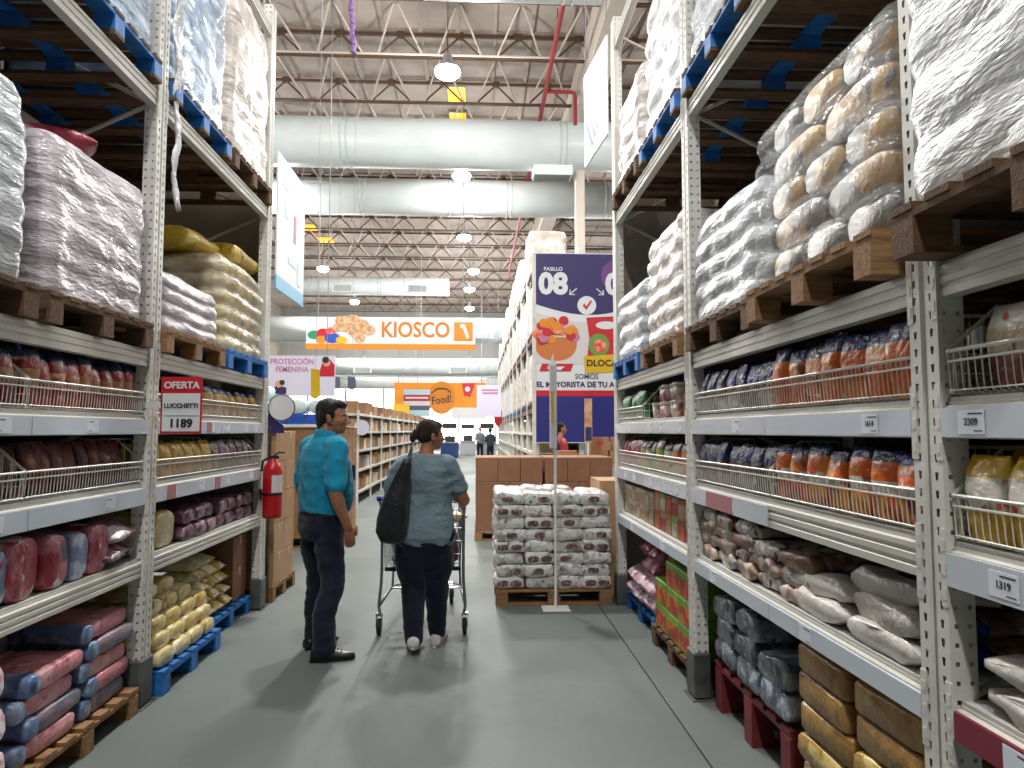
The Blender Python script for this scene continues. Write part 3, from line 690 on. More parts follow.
# -- left, nearest bay
for q, wd in ((0, 'near'), (1, 'far')):
    a, c = B2(2.0, 4.28, q)
    if q == 0: a = 2.55
    basket_row(-1, LX, a+.02, c-.02, z3, 'pasta_red', 'pasta_bag', 'red pasta bag in the %s upper basket, nearest left bay' % wd, 'red pasta bags on the left', 0.104)
    basket_row(-1, LX, a+.02, c-.02, z2, 'pack_maroon', 'pasta_pack', 'maroon packet in the %s middle basket, nearest left bay' % wd, 'maroon packets on the left', 0.104, 2, 0.14)
for k in range(8):
    y = 2.62+k*0.165
    if k < 4: o = put(BAG['tissue_blue' if k in (0, 2) else 'tissue_pack'][k % 3], 'bulging_pack', None, (-(LX+0.23), y+k*0.02, z1), (0, 0, rg.uniform(-.06, .06)))
    elif k < 7: o = put(BAG[('tissue_pack', 'tissue_blue', 'tissue_pack')[k-4]][k % 3], 'bulging_pack', None, (-(LX+0.23), 3.42+(k-4)*0.19, z1), (0, 0, rg.uniform(-.06, .06)), (1, 0.85, 0.93))
    else: continue
    tag(o, 'bulging red or blue pack on the lowest left shelf, %s from the camera' % ORD[k], 'pack', 'bulging packs on the lowest left shelf')
for k, (y, z, ky) in enumerate(((3.99, z1, 'flat_plum'), (4.02, z1+0.10, 'flat_pinkwhite'))):
    o = put(BAG[ky][0], 'flat_bag', None, (-(LX+0.24), y, z), (0, 0, 0.1+k*0.1), (1, 1.1, 1)); tag(o, ['plum coloured flat bag lying beside the bulging packs, underneath', 'pink and white flat bag lying on top of a plum one'][k], 'bag')
# -- left, farther bay
a, c = B2(4.28, 6.52, 0); basket_row(-1, LX, a+.30, c, z3, 'pasta_yellow', 'pasta_bag', 'yellow pasta bag in the upper basket behind the offer sign', 'yellow pasta bags on the left', 0.16)
a, c = B2(4.28, 6.52, 1); basket_row(-1, LX, a, c, z3, 'pasta_yellow', 'pasta_bag', 'yellow pasta bag in the upper basket, far left end', 'yellow pasta bags on the left', 0.16)
a, c = B2(4.28, 6.52, 0); basket_row(-1, LX, a, c, z2, 'pasta_gold', 'pasta_bag', 'golden bag in near middle basket, farther left bay', 'golden bags on the left', 0.15)
a, c = B2(4.28, 6.52, 1); basket_row(-1, LX, a, c, z2, 'grain_brown', 'grain_bag', 'slim brown packet in far middle basket, farther left bay', 'brown packets on the left', 0.13)
o = put(BAG['yellow_bale'][0], 'flour_bale', None, (-(LX+0.25), 4.62, z1), (0, 0, 0.03)); tag(o, 'square cream bale of flour on the lower shelf beside purple bags', 'bale')
rows_of(-1, LX, [4.93, 5.13, 5.33], [0.24], [z1, z1+0.1], 'purple_bag', 'grain_bag', 'purple ribbed bag stacked beside the cream bale', 'purple ribbed bags, low stack')
rows_of(-1, LX, [5.56, 5.77, 5.98, 6.2], [0.24], [z1, z1+0.1], 'purple_bag', 'grain_bag', 'purple ribbed bag, far end of lower left shelf', 'purple ribbed bags, far stack', skip=lambda i, j, k: False)
# -- floor goods left
zt = 0.147
rose = [(2.35, 0), (2.62, 0), (2.89, 0)]
rows_of(-1, LX, [2.62, 2.90], [0.16, 0.53], [zt+0.17*k for k in range(3)], 'rose_bale', 'shrink_pack', 'rose white shrink pack at lower left edge', 'rose packs at the left edge')
for lay in range(6):
    for row in range(3):
        d = 0.17+row*0.31
        if lay >= 5 and row == 0: continue
        for j in range(2):
            y = 3.40+j*0.5+(0.06 if lay % 2 else 0.0)
            if lay == 4 and j == 0 and row == 0: continue
            pink = (lay+j) % 3 != 1
            z = zt+lay*0.09
            t = thing('shrink_pack', ('pink' if pink else 'slate')+' shrink pack beside the left upright, %s layer, %s column%s' % (ORD[lay], ('near', 'far')[j], ('', ', second row', ', third row')[row]), 'pack', (-(LX+d)+rg.uniform(-.012, .012), y+rg.uniform(-.015, .015), z), rg.uniform(-.05, .05), 'packs piled beside the left upright')
            put(rg.choice(BAG['shrink_pink' if pink else 'shrink_slate']), 'wrapped_body', t, (0, 0.02, 0)); put(rg.choice(BAG['shrink_blue']), 'blue_end', t, (0.004, -0.205, 0))
for lay in range(5):
    for j in range(4):
        for k in range(2):
            if lay >= 3 and j == 3: continue
            if lay == 4 and j > 1: continue
            dd = 0.18+k*0.37+(0.03*lay)
            o = put(rg.choice(BAG['flour_bundle']), 'flour_pack', None, (-(LX-0.02+dd), 4.55+j*0.225+rg.uniform(-.012, .012), zt+lay*0.093), (0, 0, math.pi+rg.uniform(-.06, .06)))
            tag(o, 'cream flour bundle on nearer blue pallet, %s layer, %s from camera%s' % (ORD[lay], ORD[j], ', behind' if k else ''), 'pack', 'flour bundles on the nearer blue pallet')
for lay in range(5):
    for j in range(3):
        if lay == 4 and j == 2: continue
        o = put(rg.choice(BAG['flour_lump']), 'flour_pack', None, (-(LX+0.24+0.02*lay), 5.55+j*0.2+rg.uniform(-.015, .015), zt+lay*0.09), (0, 0, math.pi+rg.uniform(-.1, .1)))
        tag(o, 'rumpled flour pack on farther blue pallet, %s layer, %s from camera' % (ORD[lay], ORD[j]), 'pack', 'flour packs on the farther blue pallet')
# -- right, central bay
a, c = B2(1.98, 4.27, 1); basket_row(1, RX, a, c, z3, 'choc_blue', 'chocolate_bag', 'blue topped bag in upper far basket, central right bay', 'blue topped bags, upper basket', 0.15)
basket_row(1, RX, a, c, z2, 'choc_blue', 'chocolate_bag', 'blue topped bag in middle far basket, central right bay', 'blue topped bags, middle basket', 0.15)
a, c = B2(1.98, 4.27, 0); basket_row(1, RX, a, c, z3, 'snack_orange', 'snack_bag', 'orange bag in upper near basket, central right bay', 'orange bags, upper basket', 0.15)
basket_row(1, RX, a, c, z2, 'snack_label', 'snack_bag', 'white labelled orange bag in middle near basket', 'orange bags with white label, middle basket', 0.14)
for j, y in enumerate((4.06, 3.79, 3.52, 3.25, 2.98)):
    for lay in range(4 if j < 3 else 3):
        for k in range(2):
            o = put(rg.choice(BAG['pet_clear' if (j+lay) % 2 else 'pet_sack']), 'sack', None, (RX+0.27+k*0.45, y+rg.uniform(-.02, .02), z1+lay*0.066), (0, 0, rg.uniform(-.12, .12)))
            tag(o, 'pinkish sack on the lowest right shelf, %s layer, %s from far end%s' % (ORD[lay], ORD[j], ', behind' if k else ''), 'sack', 'pinkish sacks on the lowest right shelf')
for j, y in enumerate((2.74, 2.31)):
    for lay in range(3 if j else 2):
        o = put(BAG['blue_sack'][(2*j+lay) % 4], 'sack', None, (RX+0.31+lay*.02, y+lay*0.02, z1+lay*0.078), (0, 0, rg.uniform(-.1, .1)))
        tag(o, 'white and blue sack %s on lowest right shelf, %s one' % (('beside pinkish sacks', 'beside near upright')[j], ('bottom', 'second', 'top')[lay]), 'sack', 'white and blue sacks')
for lay in range(3):
    for j in range(3):
        for k in range(2):
            if lay == 2 and j == 0: continue
            o = put(rg.choice(BAG['grey_bale']), 'shrink_pack', None, (RX+0.22+k*0.31, 3.30+j*0.31+rg.uniform(-.012, .012), 0.282+lay*0.118), (0, 0, math.pi+rg.uniform(-.06, .06)))
            tag(o, 'glossy grey pack on red pallet, %s layer, %s from camera%s' % (ORD[lay], ORD[j], ', behind' if k else ''), 'pack', 'grey packs on the red pallet')
for lay in range(5):
    for j in range(2):
        for k in range(2):
            o = put(rg.choice(BAG['gold_loose' if lay < 3 and (j+lay) % 2 == 0 else 'gold_bale']), 'flour_bale', None, (RX+0.20+k*0.36, 2.30+j*0.43+rg.uniform(-.015, .015), 0.135+lay*0.113), (0, 0, math.pi+rg.uniform(-.04, .04)))
            tag(o, 'gold flour bale by near right upright, %s layer, %s from camera%s' % (ORD[lay], ORD[j], ', behind' if k else ''), 'bale', 'gold bales at the near right upright')
# -- right, nearest bay (cut by the picture edge)
basket_row(1, RX, 0.9, 1.88, z3, 'beige_bag', 'biscuit_bag', 'beige brown bag in upper basket at right edge', 'beige bags at the right edge', 0.24, 2, 0.13, 0.13)
basket_row(1, RX, 0.9, 1.88, z2, 'yellow_label', 'snack_bag', 'yellow labelled bag in lower basket at right edge', 'yellow bags at the right edge', 0.16, 2)
for lay in range(2):
    o = put(BAG['white_sack'][lay], 'sack', None, (RX+0.33, 1.55, z1+lay*0.085), (0, 0, 0.05*lay)); tag(o, 'plain white sack on the lowest shelf at the right edge, %s of two' % ('lower', 'upper')[lay], 'sack')
# -- right, farther bay
basket_row(1, RX, 5.6, 6.4, z3, 'green_bag', 'green_bag', 'clear green bag in small basket, farther right bay', 'green bags', 0.24, 1)
for q, (ky, a, c, tx) in enumerate((('candy_orange', 4.38, 5.05, 'orange and white'), ('candy_mixed', 5.05, 5.75, 'yellow and green'), ('candy_pink', 5.75, 6.45, 'hot pink'))):
    basket_row(1, RX, a, c, z2, ky, 'sweets_bag', tx+' sweets bag, baskets of farther right bay', tx+' sweets bags', 0.17)
rows_of(1, RX, [5.6, 5.9, 6.2], [0.2, 0.5], [zt, zt+0.12], 'pink_clear', 'sweets_sack', 'pale pink sack on right blue pallet', 'pale pink sacks')
rows_of(1, RX, [5.6, 5.9], [0.25, 0.55], [zt+0.24, zt+0.36], 'pink_heap', 'sweets_sack', 'dark pink sack atop the pale pink ones', 'dark pink sacks')

# cartons: body with flap seam, tape and a printed panel
def carton(w, d, h, mat, tape=True, front=None, lid=None):
    key = ('carton', w, d, h, mat, front, lid)
    if key in BAG: return BAG[key]
    b = MB(); b.cbox(-d/2, d/2, -w/2, w/2, 0, h, 0.004)
    parts = [('body', b.mesh('body', mat))]
    if tape:
        t = MB(); t.box(-d/2-0.0006, d/2+0.0006, -0.024, 0.024, h-0.0005, h+0.0008); t.box(-d/2-0.0012, -d/2, -0.024, 0.024, h-0.07, h+0.0008); t.box(d/2, d/2+0.0012, -0.024, 0.024, h-0.07, h+0.0008)
        parts.append(('tape', t.mesh('tape', 'tape')))
    if front:
        t = MB()
        t.box(-d/2-0.0015, -d/2, -w*0.45, w*0.45, h*0.10, h*0.72)
        parts.append(('printed_panel', t.mesh('printed_panel', front)))
    if lid:
        t = MB(); t.box(-d/2-0.002, d/2+0.002, -w/2-0.002, w/2+0.002, h-0.045, h+0.002); parts.append(('lid', t.mesh('lid', lid)))
    BAG[key] = parts; return parts
def place_carton(parts, loc, label, group, rz=0.0, name='carton', cat='carton'):
    t = thing(name, label, cat, loc, rz, group)
    for nm, me in parts: put(me, nm, t)
    return t
M('box_red', '#a8352c', 0.5, 0, '#8d2a26', 6); M('box_green', '#5f8f2f', 0.5, 0, '#7ba83e', 7); M('box_orange', '#c8641f', 0.5, 0, '#b04a1c', 7)
M('box_white', '#c9c0ae', 0.55, 0, '#b3a68e', 6); M('box_tan', '#b59a76', 0.6, 0, '#9d8462', 6); M('box_blue', '#1f4fae', 0.45, 0, '#2a62c8', 3)
M('box_mosaic', '#a8352c', 0.5, 0, '#c8702a', 11, 0.5, 0.53)
juice = carton(0.30, 0.30, 0.168, 'box_green', False, 'box_mosaic', None)
for lay in range(3):
    for j in range(3):
        for k in range(2):
            place_carton(juice, (RX+0.19+k*0.31+(0.10 if (lay > 1 and j == 2) else 0), 4.55+j*0.305, zt+lay*0.170), 'green and red drink carton, right rack foot, %s layer, %s from camera%s' % (ORD[lay], ORD[j], ', behind' if k else ''), 'green and red drink cartons', name='drink_carton')
small_w = carton(0.145, 0.2, 0.125, 'box_white', False, 'box_tan'); small_t = carton(0.145, 0.2, 0.125, 'box_tan', False, 'box_white')
cmix = [carton(0.15, 0.2, 0.135, a, False, b) for a, b in (('box_red', 'box_orange'), ('box_green', 'box_white'), ('box_orange', 'box_tan'), ('box_tan', 'box_red'))]
for lay in range(2):
    for j in range(7): place_carton(small_w if (j+lay) % 3 else small_t, (RX+0.16, 6.40-j*0.152, z1+lay*0.127), 'small cream carton on lower right shelf, %s layer, %s from far end' % (ORD[lay], ORD[j]), 'small cream cartons', name='small_box', cat='box')
    for j in range(6): place_carton(cmix[(j*3+lay*2) % 4], (RX+0.16, 5.30-j*0.156, z1+lay*0.137), 'small coloured carton by second right upright, %s layer, %s from far end' % (ORD[lay], ORD[j]), 'small coloured cartons', name='small_box', cat='box')
# tubs on the farther right upper shelf
tb = MB(); nn = 16
tb.loft([[(r*math.cos(2*math.pi*k/nn), r*math.sin(2*math.pi*k/nn), z) for k in range(nn)] for r, z in ((0.052, 0), (0.06, 0.02), (0.066, 0.10))], True, True)
M('tub_red', '#a8434a', 0.3, 0, '#d8cfc8', 14); M('tub_lid', '#d9d4d0', 0.35)
tub = tb.mesh('cup', 'tub_red', True); tl = MB(); tl.loft([[(r*math.cos(2*math.pi*k/nn), r*math.sin(2*math.pi*k/nn), z) for k in range(nn)] for r, z in ((0.068, 0.1), (0.07, 0.104), (0.07, 0.116), (0.064, 0.119))]); tlm = tl.mesh('lid', 'tub_lid', True)
for lay in range(2):
    for j in range(5):
        if lay and j == 4: continue
        t = thing('plastic_tub', 'red and white tub beside the open box, %s layer, %s from camera' % (ORD[lay], ORD[j]), 'tub', (RX+0.12+(0.02 if j % 2 else 0), 4.80+j*0.145, z3+lay*0.119), 0, 'red and white tubs')
        put(tub, 'cup', t); put(tlm, 'lid', t)
ob = thing('open_box', 'open brown cardboard box at the near end of the farther right upper shelf', 'box', (RX+0.2, 4.50, z3))
for nm, a in (('side', (-.13, .13, -.12, -.114, 0, .24)), ('side', (-.13, .13, .114, .12, 0, .24)), ('front', (-.13, -.124, -.114, .114, 0, .15)), ('back', (.124, .13, -.114, .114, 0, .24)), ('bottom', (-.124, .124, -.114, .114, 0, .006))):
    MB().box(*a).build(nm, 'carton', None).parent = ob
for k in range(4):
    o = put(BAG['candy_pink'][k % 3], 'sweets_bag', None, (RX+0.14+0.1*(k % 2), 4.44+0.11*(k//2), z3+0.008), (0, 0, 0.2*k), 0.8); tag(o, 'pink sweets bag in the open box, %s, %s' % (('near side', 'far side')[k//2], ('front', 'back')[k % 2]), 'bag', 'sweets bags in the open box')
# boxes behind the flour packs, left
bx = carton(0.34, 0.36, 0.26, 'carton_dark')
for lay in range(2): place_carton(bx, (-(LX+0.30), 6.28, zt+lay*0.262), 'brown carton on the farther blue pallet, %s of two' % ('lower', 'upper')[lay], None)

# ------------------------------------------------------------------ pallets
PAL = {}
def pallet_parts(kind, D, Wd):
    """D along x (into the rack), Wd along y"""
    key = (kind, D, Wd)
    if key in PAL: return PAL[key]
    m2 = 'wood_dark' if kind == 'blue_shaded' else None  # deck and bottom boards coloured dark for the shade beneath a blue pallet
    mat = {'blue_shaded': 'blue_paint', 'wood': 'wood', 'dark': 'wood_dark', 'blue': 'blue_paint', 'red': 'red_paint'}[kind]
    bh = 0.2 if kind == 'red' else 0.08
    P = []; n = 7; w = 0.095; t = 0.02
    for k in range(3):
        y = -Wd/2+0.05+(Wd-0.10)*k/2
        P.append(('bottom_board', MB().box(-D/2, D/2, y-0.05, y+0.05, 0, t).mesh('bottom_board', m2 or mat)))
    for i in range(3):
        x = -D/2+0.055+(D-0.11)*i/2
        for k in range(3):
            y = -Wd/2+0.05+(Wd-0.10)*k/2
            P.append(('block', MB().box(x-0.055, x+0.055, y-0.0495, y+0.0495, t, t+bh).mesh('block', mat)))
        P.append(('stringer_board', MB().box(x-0.05, x+0.05, -Wd/2, Wd/2, t+bh, 2*t+bh).mesh('stringer_board', mat)))
    for k in range(n):
        y = -Wd/2+w/2+(Wd-w)*k/(n-1)
        P.append(('deck_board', MB().box(-D/2, D/2, y-w/2, y+w/2, 2*t+bh, 3*t+bh).mesh('deck_board', m2 or mat)))
    PAL[key] = (P, 3*t+bh); return PAL[key]
def pallet(kind, x, y, z, label, D=1.1, Wd=1.0, rz=0.0):
    P, h = pallet_parts(kind, D, Wd)
    t = thing('wooden_pallet' if kind != 'x' else 'pallet', label, 'pallet', (x, y, z), rz, 'pallets')
    for nm, me in P: put(me, nm, t)
    return z+h
def side_pallet(s, xf, kind, y, z, label, d0=-0.02, D=1.1, Wd=1.0): return pallet(kind, s*(xf+d0+D/2), y, z, label, D, Wd)
side_pallet(-1, LX, 'wood', 2.60, 0, 'wooden pallet at the lower left picture edge under rose packs', -0.02, 1.0, 0.95)
side_pallet(-1, LX, 'wood', 3.66, 0, 'wooden pallet under the pink packs beside the left upright', -0.02, 1.0, 1.02)
side_pallet(-1, LX, 'blue', 4.89, 0, 'blue pallet on the floor under cream flour bundles, the nearer one', -0.05, 1.0, 0.95)
side_pallet(-1, LX, 'blue', 5.96, 0, 'blue pallet on the floor set back by brown cartons, the farther one', 0.07, 0.95, 0.95)
side_pallet(1, RX, 'blue', 5.94, 0, 'blue pallet on the floor under pink sacks', 0.06, 0.95, 1.0)
side_pallet(1, RX, 'dark', 4.86, 0, 'dark wooden pallet under the green and red drink cartons', 0.02, 0.95, 0.98)
side_pallet(1, RX, 'red', 3.62, 0, 'tall red pallet under glossy grey packs', 0.08, 0.95, 0.98)
side_pallet(1, RX, 'wood', 2.52, 0, 'wooden pallet under gold bales at the lower right', 0.02, 0.95, 0.92)

# ------------------------------------------------------------------ film-wrapped pallet loads
def film_mesh(D, Wd, H, layers, seed, lump=0.022, top='flat', nh=34):
    off = Vector((seed*3.7, seed*9.1, seed*1.3)); r = 0.10
    loop = []
    def arc(cx, cy, a0):
        for k in range(6): a = a0+math.pi/2*k/6; loop.append((cx+r*math.cos(a), cy+r*math.sin(a), math.cos(a), math.sin(a)))
    def side(x0, y0, x1, y1, nx, ny, n):
        for k in range(n): f = k/n; loop.append((x0+(x1-x0)*f, y0+(y1-y0)*f, nx, ny))
    a, b = D/2, Wd/2
    side(a, -b+r, a, b-r, 1, 0, 20); arc(a-r, b-r, 0); side(a-r, b, -a+r, b, 0, 1, 14); arc(-a+r, b-r, math.pi/2)
    side(-a, b-r, -a, -b+r, -1, 0, 20); arc(-a+r, -b+r, math.pi); side(-a+r, -b, a-r, -b, 0, -1, 14); arc(a-r, -b+r, 1.5*math.pi)
    rings = []
    for i in range(nh+1):
        h = i/nh; z = H*h; ring = []
        for (x, y, nx, ny) in loop:
            q = Vector((x*1.0, y*1.0, z))
            ph = h*layers + 0.15*noise.noise(q*1.5+off)
            d = -lump*(1-abs(math.sin(math.pi*ph))**0.6) + 0.022*noise.noise(q*3.1+off) + 0.010*noise.noise(q*9+off) + 0.005*noise.noise(q*22+off)
            d -= 0.05*max(0, h-0.8)*5*(0.3+0.7*abs(noise.noise(q*1.2+off)))*(1 if top == 'flat' else 1.6)
            zz = z + 0.012*noise.noise(q*2.5+off+Vector((5,5,5)))*(h if h < 1 else 1)
            if i == 0: d += 0.004; zz = 0
            ring.append((x+nx*d, y+ny*d, zz))
        rings.append(ring)
    for ins, dz in ((0.93, 0.02), (0.75, 0.03), (0.4, 0.035), (0.02, 0.035)):
        ring = []
        for (x, y, z) in rings[nh]:
            q = Vector((x*ins, y*ins, 2.0)); ring.append((x*ins, y*ins, H+dz+0.03*noise.noise(q*2.4+off)))
        rings.append(ring)
    b = MB(); b.loft(rings, True, True); return b
FILM('film_silver', '#d3d8dd', 0.66, 0.34, 0.66, 0.2, 4.0); FILM('film_white', '#f1f2f4', 0.85, 0.25, 0.6, 0.25, 3.0); FILM('film_clear', '#eceef0', 0.34, 0.52, 0.82, 0.16)
FILM('film_pink', '#d0c9d0', 0.6, 0.36, 0.68, 0.22, 4.0); FILM('film_blue', '#d6e6f4', 0.48, 0.38, 0.72, 0.2, 4.0); FILM('film_warm', '#e8dfd8', 0.6, 0.34, 0.66, 0.22, 4.0); FILM('film_yellow', '#ece4cc', 0.5, 0.42, 0.7)
MP('l_white', '#c9ccd2', [('#aab0ba', .5, .6, 6)]); MP('l_pink', '#a8607a', [('#c8b0ba', .5, .58, 6), ('#7a2a48', .6, .66, 7)]); MP('l_red', '#8a2a3a', [('#c8a8ae', .54, .6, 6)])
MP('l_blue', '#3a82c0', [('#bcd8ea', .5, .58, 7)]); MP('l_tan', '#6d675f', [('#b8935a', .50, .54, 3.5), ('#55504c', .58, .64, 6)]); MP('l_yellow', '#b5942f', [('#d8c26a', .5, .6, 6), ('#8a6a1c', .6, .66, 9)])
MP('l_green', '#b9c6c2', [('#7a9a8c', .56, .62, 6), ('#d9dedd', .5, .6, 8)]); MP('l_rosewhite', '#d2c4c8', [('#a85a6a', .57, .62, 7), ('#b8c4d2', .5, .58, 5)]); MP('l_bluewhite', '#c8cedc', [('#5a64a4', .58, .64, 8)])
MP('l_warm', '#b8a594', [('#8d7662', .5, .6, 6), ('#d8ccc0', .58, .66, 9)])
LB = {}
def sack_for(mat, w, d, h):
    k = (mat, round(w, 3), round(d, 3), round(h, 3))
    if k not in LB: LB[k] = [bag_mesh('sack', d, w, h*1.06, [(1, mat)], (0, 0), False, 2.9, 0, 0, 0.012, sd+len(LB), n=14, m=6, freq=5) for sd in range(2)]
    return LB[k]
rl = random.Random(3)
def load(s, xf, y, z, H, desc, film, mat, pk, layers=6, Wd=0.98, D=1.02, seed=1, d0=-0.015, lump=0.022, bags_=True, inset=0.15, pdesc=None):
    zz = side_pallet(s, xf, pk, y, z, pdesc or ('%s pallet under %s' % ({'wood': 'wooden', 'dark': 'dark', 'blue': 'blue', 'blue_shaded': 'shade-darkened blue'}[pk], desc)), d0-0.02, 1.1, 1.0)
    x = s*(xf+d0+0.02+D/2)
    t = thing('wrapped_load', desc, 'pallet load', (x, y, zz), 0 if s < 0 else math.pi, 'film-wrapped pallet loads')
    put(film_mesh(D, Wd, H, layers, seed, lump).mesh('stretch_film', film, True), 'stretch_film', t)
    if bags_:
        lh = (H-0.01)/layers
        for i in range(layers):
            ny, nx = (2, 2) if i % 2 else (3, 1)
            w, d = (Wd-inset)/ny, (D-inset)/nx
            sk = sack_for(mat, w, d, lh)
            for j in range(ny):
                for k in range(nx):
                    if nx == 2 and k == 0 and False: continue
                    put(rl.choice(sk), 'sack', t, ((k-(nx-1)/2)*d, (j-(ny-1)/2)*w, 0.004+i*lh), (0, 0, rl.uniform(-.02, .02)))
    return t
Z4, Z5 = 2.021, 3.571
# left, upper pallet level
load(-1, LX, 2.60, Z4, 0.83, 'silvery wrapped load at the left picture edge', 'film_silver', 'l_white', 'dark', 7, seed=1, lump=0.012)
load(-1, LX, 3.68, Z4, 0.74, 'pinkish wrapped load beside the near left upright', 'film_pink', 'l_pink', 'dark', 6, seed=2, lump=0.012)
load(-1, LX, 4.86, Z4, 0.36, 'low white and pink wrapped load beyond the left upright', 'film_pink', 'l_rosewhite', 'wood', 4, Wd=0.96, seed=3, lump=0.02)
load(-1, LX, 5.93, Z4, 0.72, 'yellow sacks wrapped in film at the end of the left rack', 'film_yellow', 'l_yellow', 'blue', 6, Wd=1.0, seed=4, lump=0.045)
for k, (x, y, z) in enumerate(((-2.35, 5.70, 2.92), (-2.20, 6.18, 2.92))):
    o = put(sack_for('l_yellow', 0.5, 0.62, 0.16)[k], 'sack', None, (x, y, z), (0, 0, 1.5+0.1*k)); tag(o, ['yellow sack lying loose on the yellow wrapped load, left one', 'yellow sack lying loose on the yellow wrapped load, right one'][k], 'sack')
bags('red_top', 1, L=0.42, W=0.34, H=0.12, zones=[(1, 'l_red')], pinch=(1, 1), amp=0.02)
tag(put(BAG['red_top'][0], 'sack', None, (-2.16, 3.62, 2.925), (0, 0, 0.6)), 'dark red sack lying on top of the pinkish wrapped load', 'sack')
# loose end of film trailing down the near left upright
b = MB(); rr = []
for k in range(26):
    f = k/25; z = 4.35-1.45*f; w = 0.075*(1-.45*f)+.012*math.sin(k*1.7); yc = 4.385+.012*math.sin(k*.55)+.03*f; xo = -1.85+.012*math.sin(k*.8)+.01*f
    rr.append([(xo+.012*math.sin(j*2.1+k*.9), yc+w*(j/6-.5), z+.01*math.sin(j*1.3+k)) for j in range(7)] + [(xo+.012*math.sin(j*2.1+k*.9)-.006, yc+w*(j/6-.5), z+.01*math.sin(j*1.3+k)) for j in range(6, -1, -1)])
b.loft(rr); tag(b.build('film_strip', 'film_white', None, True), 'torn white film strip trailing down beside the near left upright', 'film')
# left, top level
load(-1, LX, 2.60, Z5, 1.2, 'white wrapped load at the upper left picture corner', 'film_silver', 'l_blue', 'dark', 7, seed=5)
load(-1, LX, 3.68, Z5, 1.3, 'pale blue wrapped load high up before the near left upright', 'film_blue', 'l_blue', 'blue_shaded', 7, seed=6, lump=0.012)
load(-1, LX, 4.88, Z5, 1.45, 'blue and white wrapped load high on the left rack', 'film_blue', 'l_blue', 'blue_shaded', 9, seed=7, lump=0.012)
load(-1, LX, 5.96, Z5, 1.38, 'beige white wrapped load high at the end of the left rack', 'film_warm', 'l_warm', 'dark', 8, seed=8, lump=0.010)
# right, upper pallet level
load(1, RX, 1.42, Z4, 1.25, 'big bright white wrapped load at the upper right corner', 'film_white', 'l_white', 'dark', 7, seed=9, Wd=1.06, lump=0.028, d0=-0.10)
load(1, RX, 2.58, Z4, 0.72, 'clear wrapped load of grey and tan sacks on the right rack', 'film_clear', 'l_tan', 'wood', 5, seed=10, Wd=1.08, lump=0.04, d0=-0.07)
load(1, RX, 3.70, Z4, 0.60, 'greenish white wrapped load before the second right upright', 'film_silver', 'l_green', 'dark', 5, seed=11, lump=0.03)
load(1, RX, 4.88, Z4, 0.80, 'rose and white wrapped load beyond the second right upright', 'film_warm', 'l_rosewhite', 'wood', 6, seed=12, lump=0.035)
load(1, RX, 5.98, Z4, 0.60, 'bluish white wrapped load at the end of the right rack', 'film_silver', 'l_bluewhite', 'blue', 4, seed=13, lump=0.04)
# right, top level
load(1, RX, 1.42, Z5, 1.3, 'wrapped load above the picture at upper right', 'film_silver', 'l_white', 'wood', 6, seed=14, bags_=False)
load(1, RX, 2.60, Z5, 1.3, 'wrapped load on the top right level, cut by top edge', 'film_silver', 'l_white', 'dark', 6, seed=15)
load(1, RX, 3.70, Z5, 1.4, 'white wrapped load high before the second right upright', 'film_silver', 'l_white', 'blue_shaded', 7, seed=16)
load(1, RX, 4.86, Z5, 1.1, 'white wrapped load high beyond the second right upright', 'film_white', 'l_bluewhite', 'blue_shaded', 5, seed=17, lump=0.04)
load(1, RX, 5.95, Z5, 0.78, 'pinkish white wrapped load high at the end of the right rack', 'film_warm', 'l_rosewhite', 'dark', 5, seed=18, lump=0.03)
# ------------------------------------------------------------------ signs
M('sg_orange', '#e08a1e', 0.5); M('sg_orange_deep', '#c87818', 0.5); M('sg_tan', '#c9a07a', 0.6, 0, '#b07e52', 8); M('sg_cookie', '#d9b48c', 0.6, 0, '#b8855a', 10)
M('sg_purple', '#2e2460', 0.45); M('sg_violet', '#6d3a86', 0.45); M('sg_navy', '#262a78', 0.45); M('sg_red', '#c3202e', 0.45); M('sg_pinktext', '#c07a9e', 0.5)
M('sg_lilac', '#dcd8ea', 0.4); M('sg_white', '#dde0e4', 0.4); M('sg_yellow', '#d9b21e', 0.45); M('sg_skin', '#d8a58c', 0.6); M('sg_hair', '#3a2624', 0.6); M('sg_grey', '#d3cfd0', 0.5)
M('sg_bowl', '#c8743c', 0.5); M('sg_candy', '#d8434e', 0.4, 0, '#f0a06a', 9); M('sg_green', '#6d9a4a', 0.5); M('sg_blue', '#2a52b4', 0.45); M('sg_sky', '#bcdff0', 0.4); M('sg_teal', '#2f8f6a', 0.5); M('sg_aqua', '#6ab8dc', 0.4)
M('sg_darktext', '#2c2e58', 0.5); M('sg_greytext', '#5a5c6e', 0.5); M('cable', '#8a8a8a', 0.5)
def disc(b, x, z, r, y0, y1, n=20, sx=1.0, sz=1.0, mi=0):
    b.prism([(x+sx*r*math.cos(2*math.pi*k/n), z+sz*r*math.sin(2*math.pi*k/n)) for k in range(n)], 1, y0, y1, mi); return b
def disc_part(name, mat, parent, x, z, r, y, d=0.008, sx=1.0, sz=1.0, n=20): return disc(MB(), x, z, r, y-d, y, n, sx, sz).build(name, mat, parent)
def rect(name, mat, parent, x0, x1, z0, z1, y, d=0.006): return MB().box(x0, x1, y-d, y, z0, z1).build(name, mat, parent)
def poly(name, mat, parent, pts, y, d=0.006): return MB().prism(pts, 1, y-d, y).build(name, mat, parent)
def words(txt, size, mat, parent, x, z, y, bold=0.0, sq=1.0, align='CENTER', roty=0.0):
    tm = text_mesh(txt, size, align, 0.002, bold, sq); tm.materials.clear(); tm.materials.append(MATS[mat])
    tm.transform(Matrix.Translation((x, y, z)) @ Matrix.Rotation(roty, 4, 'Y')); return put(tm, 'lettering', parent, world=True)
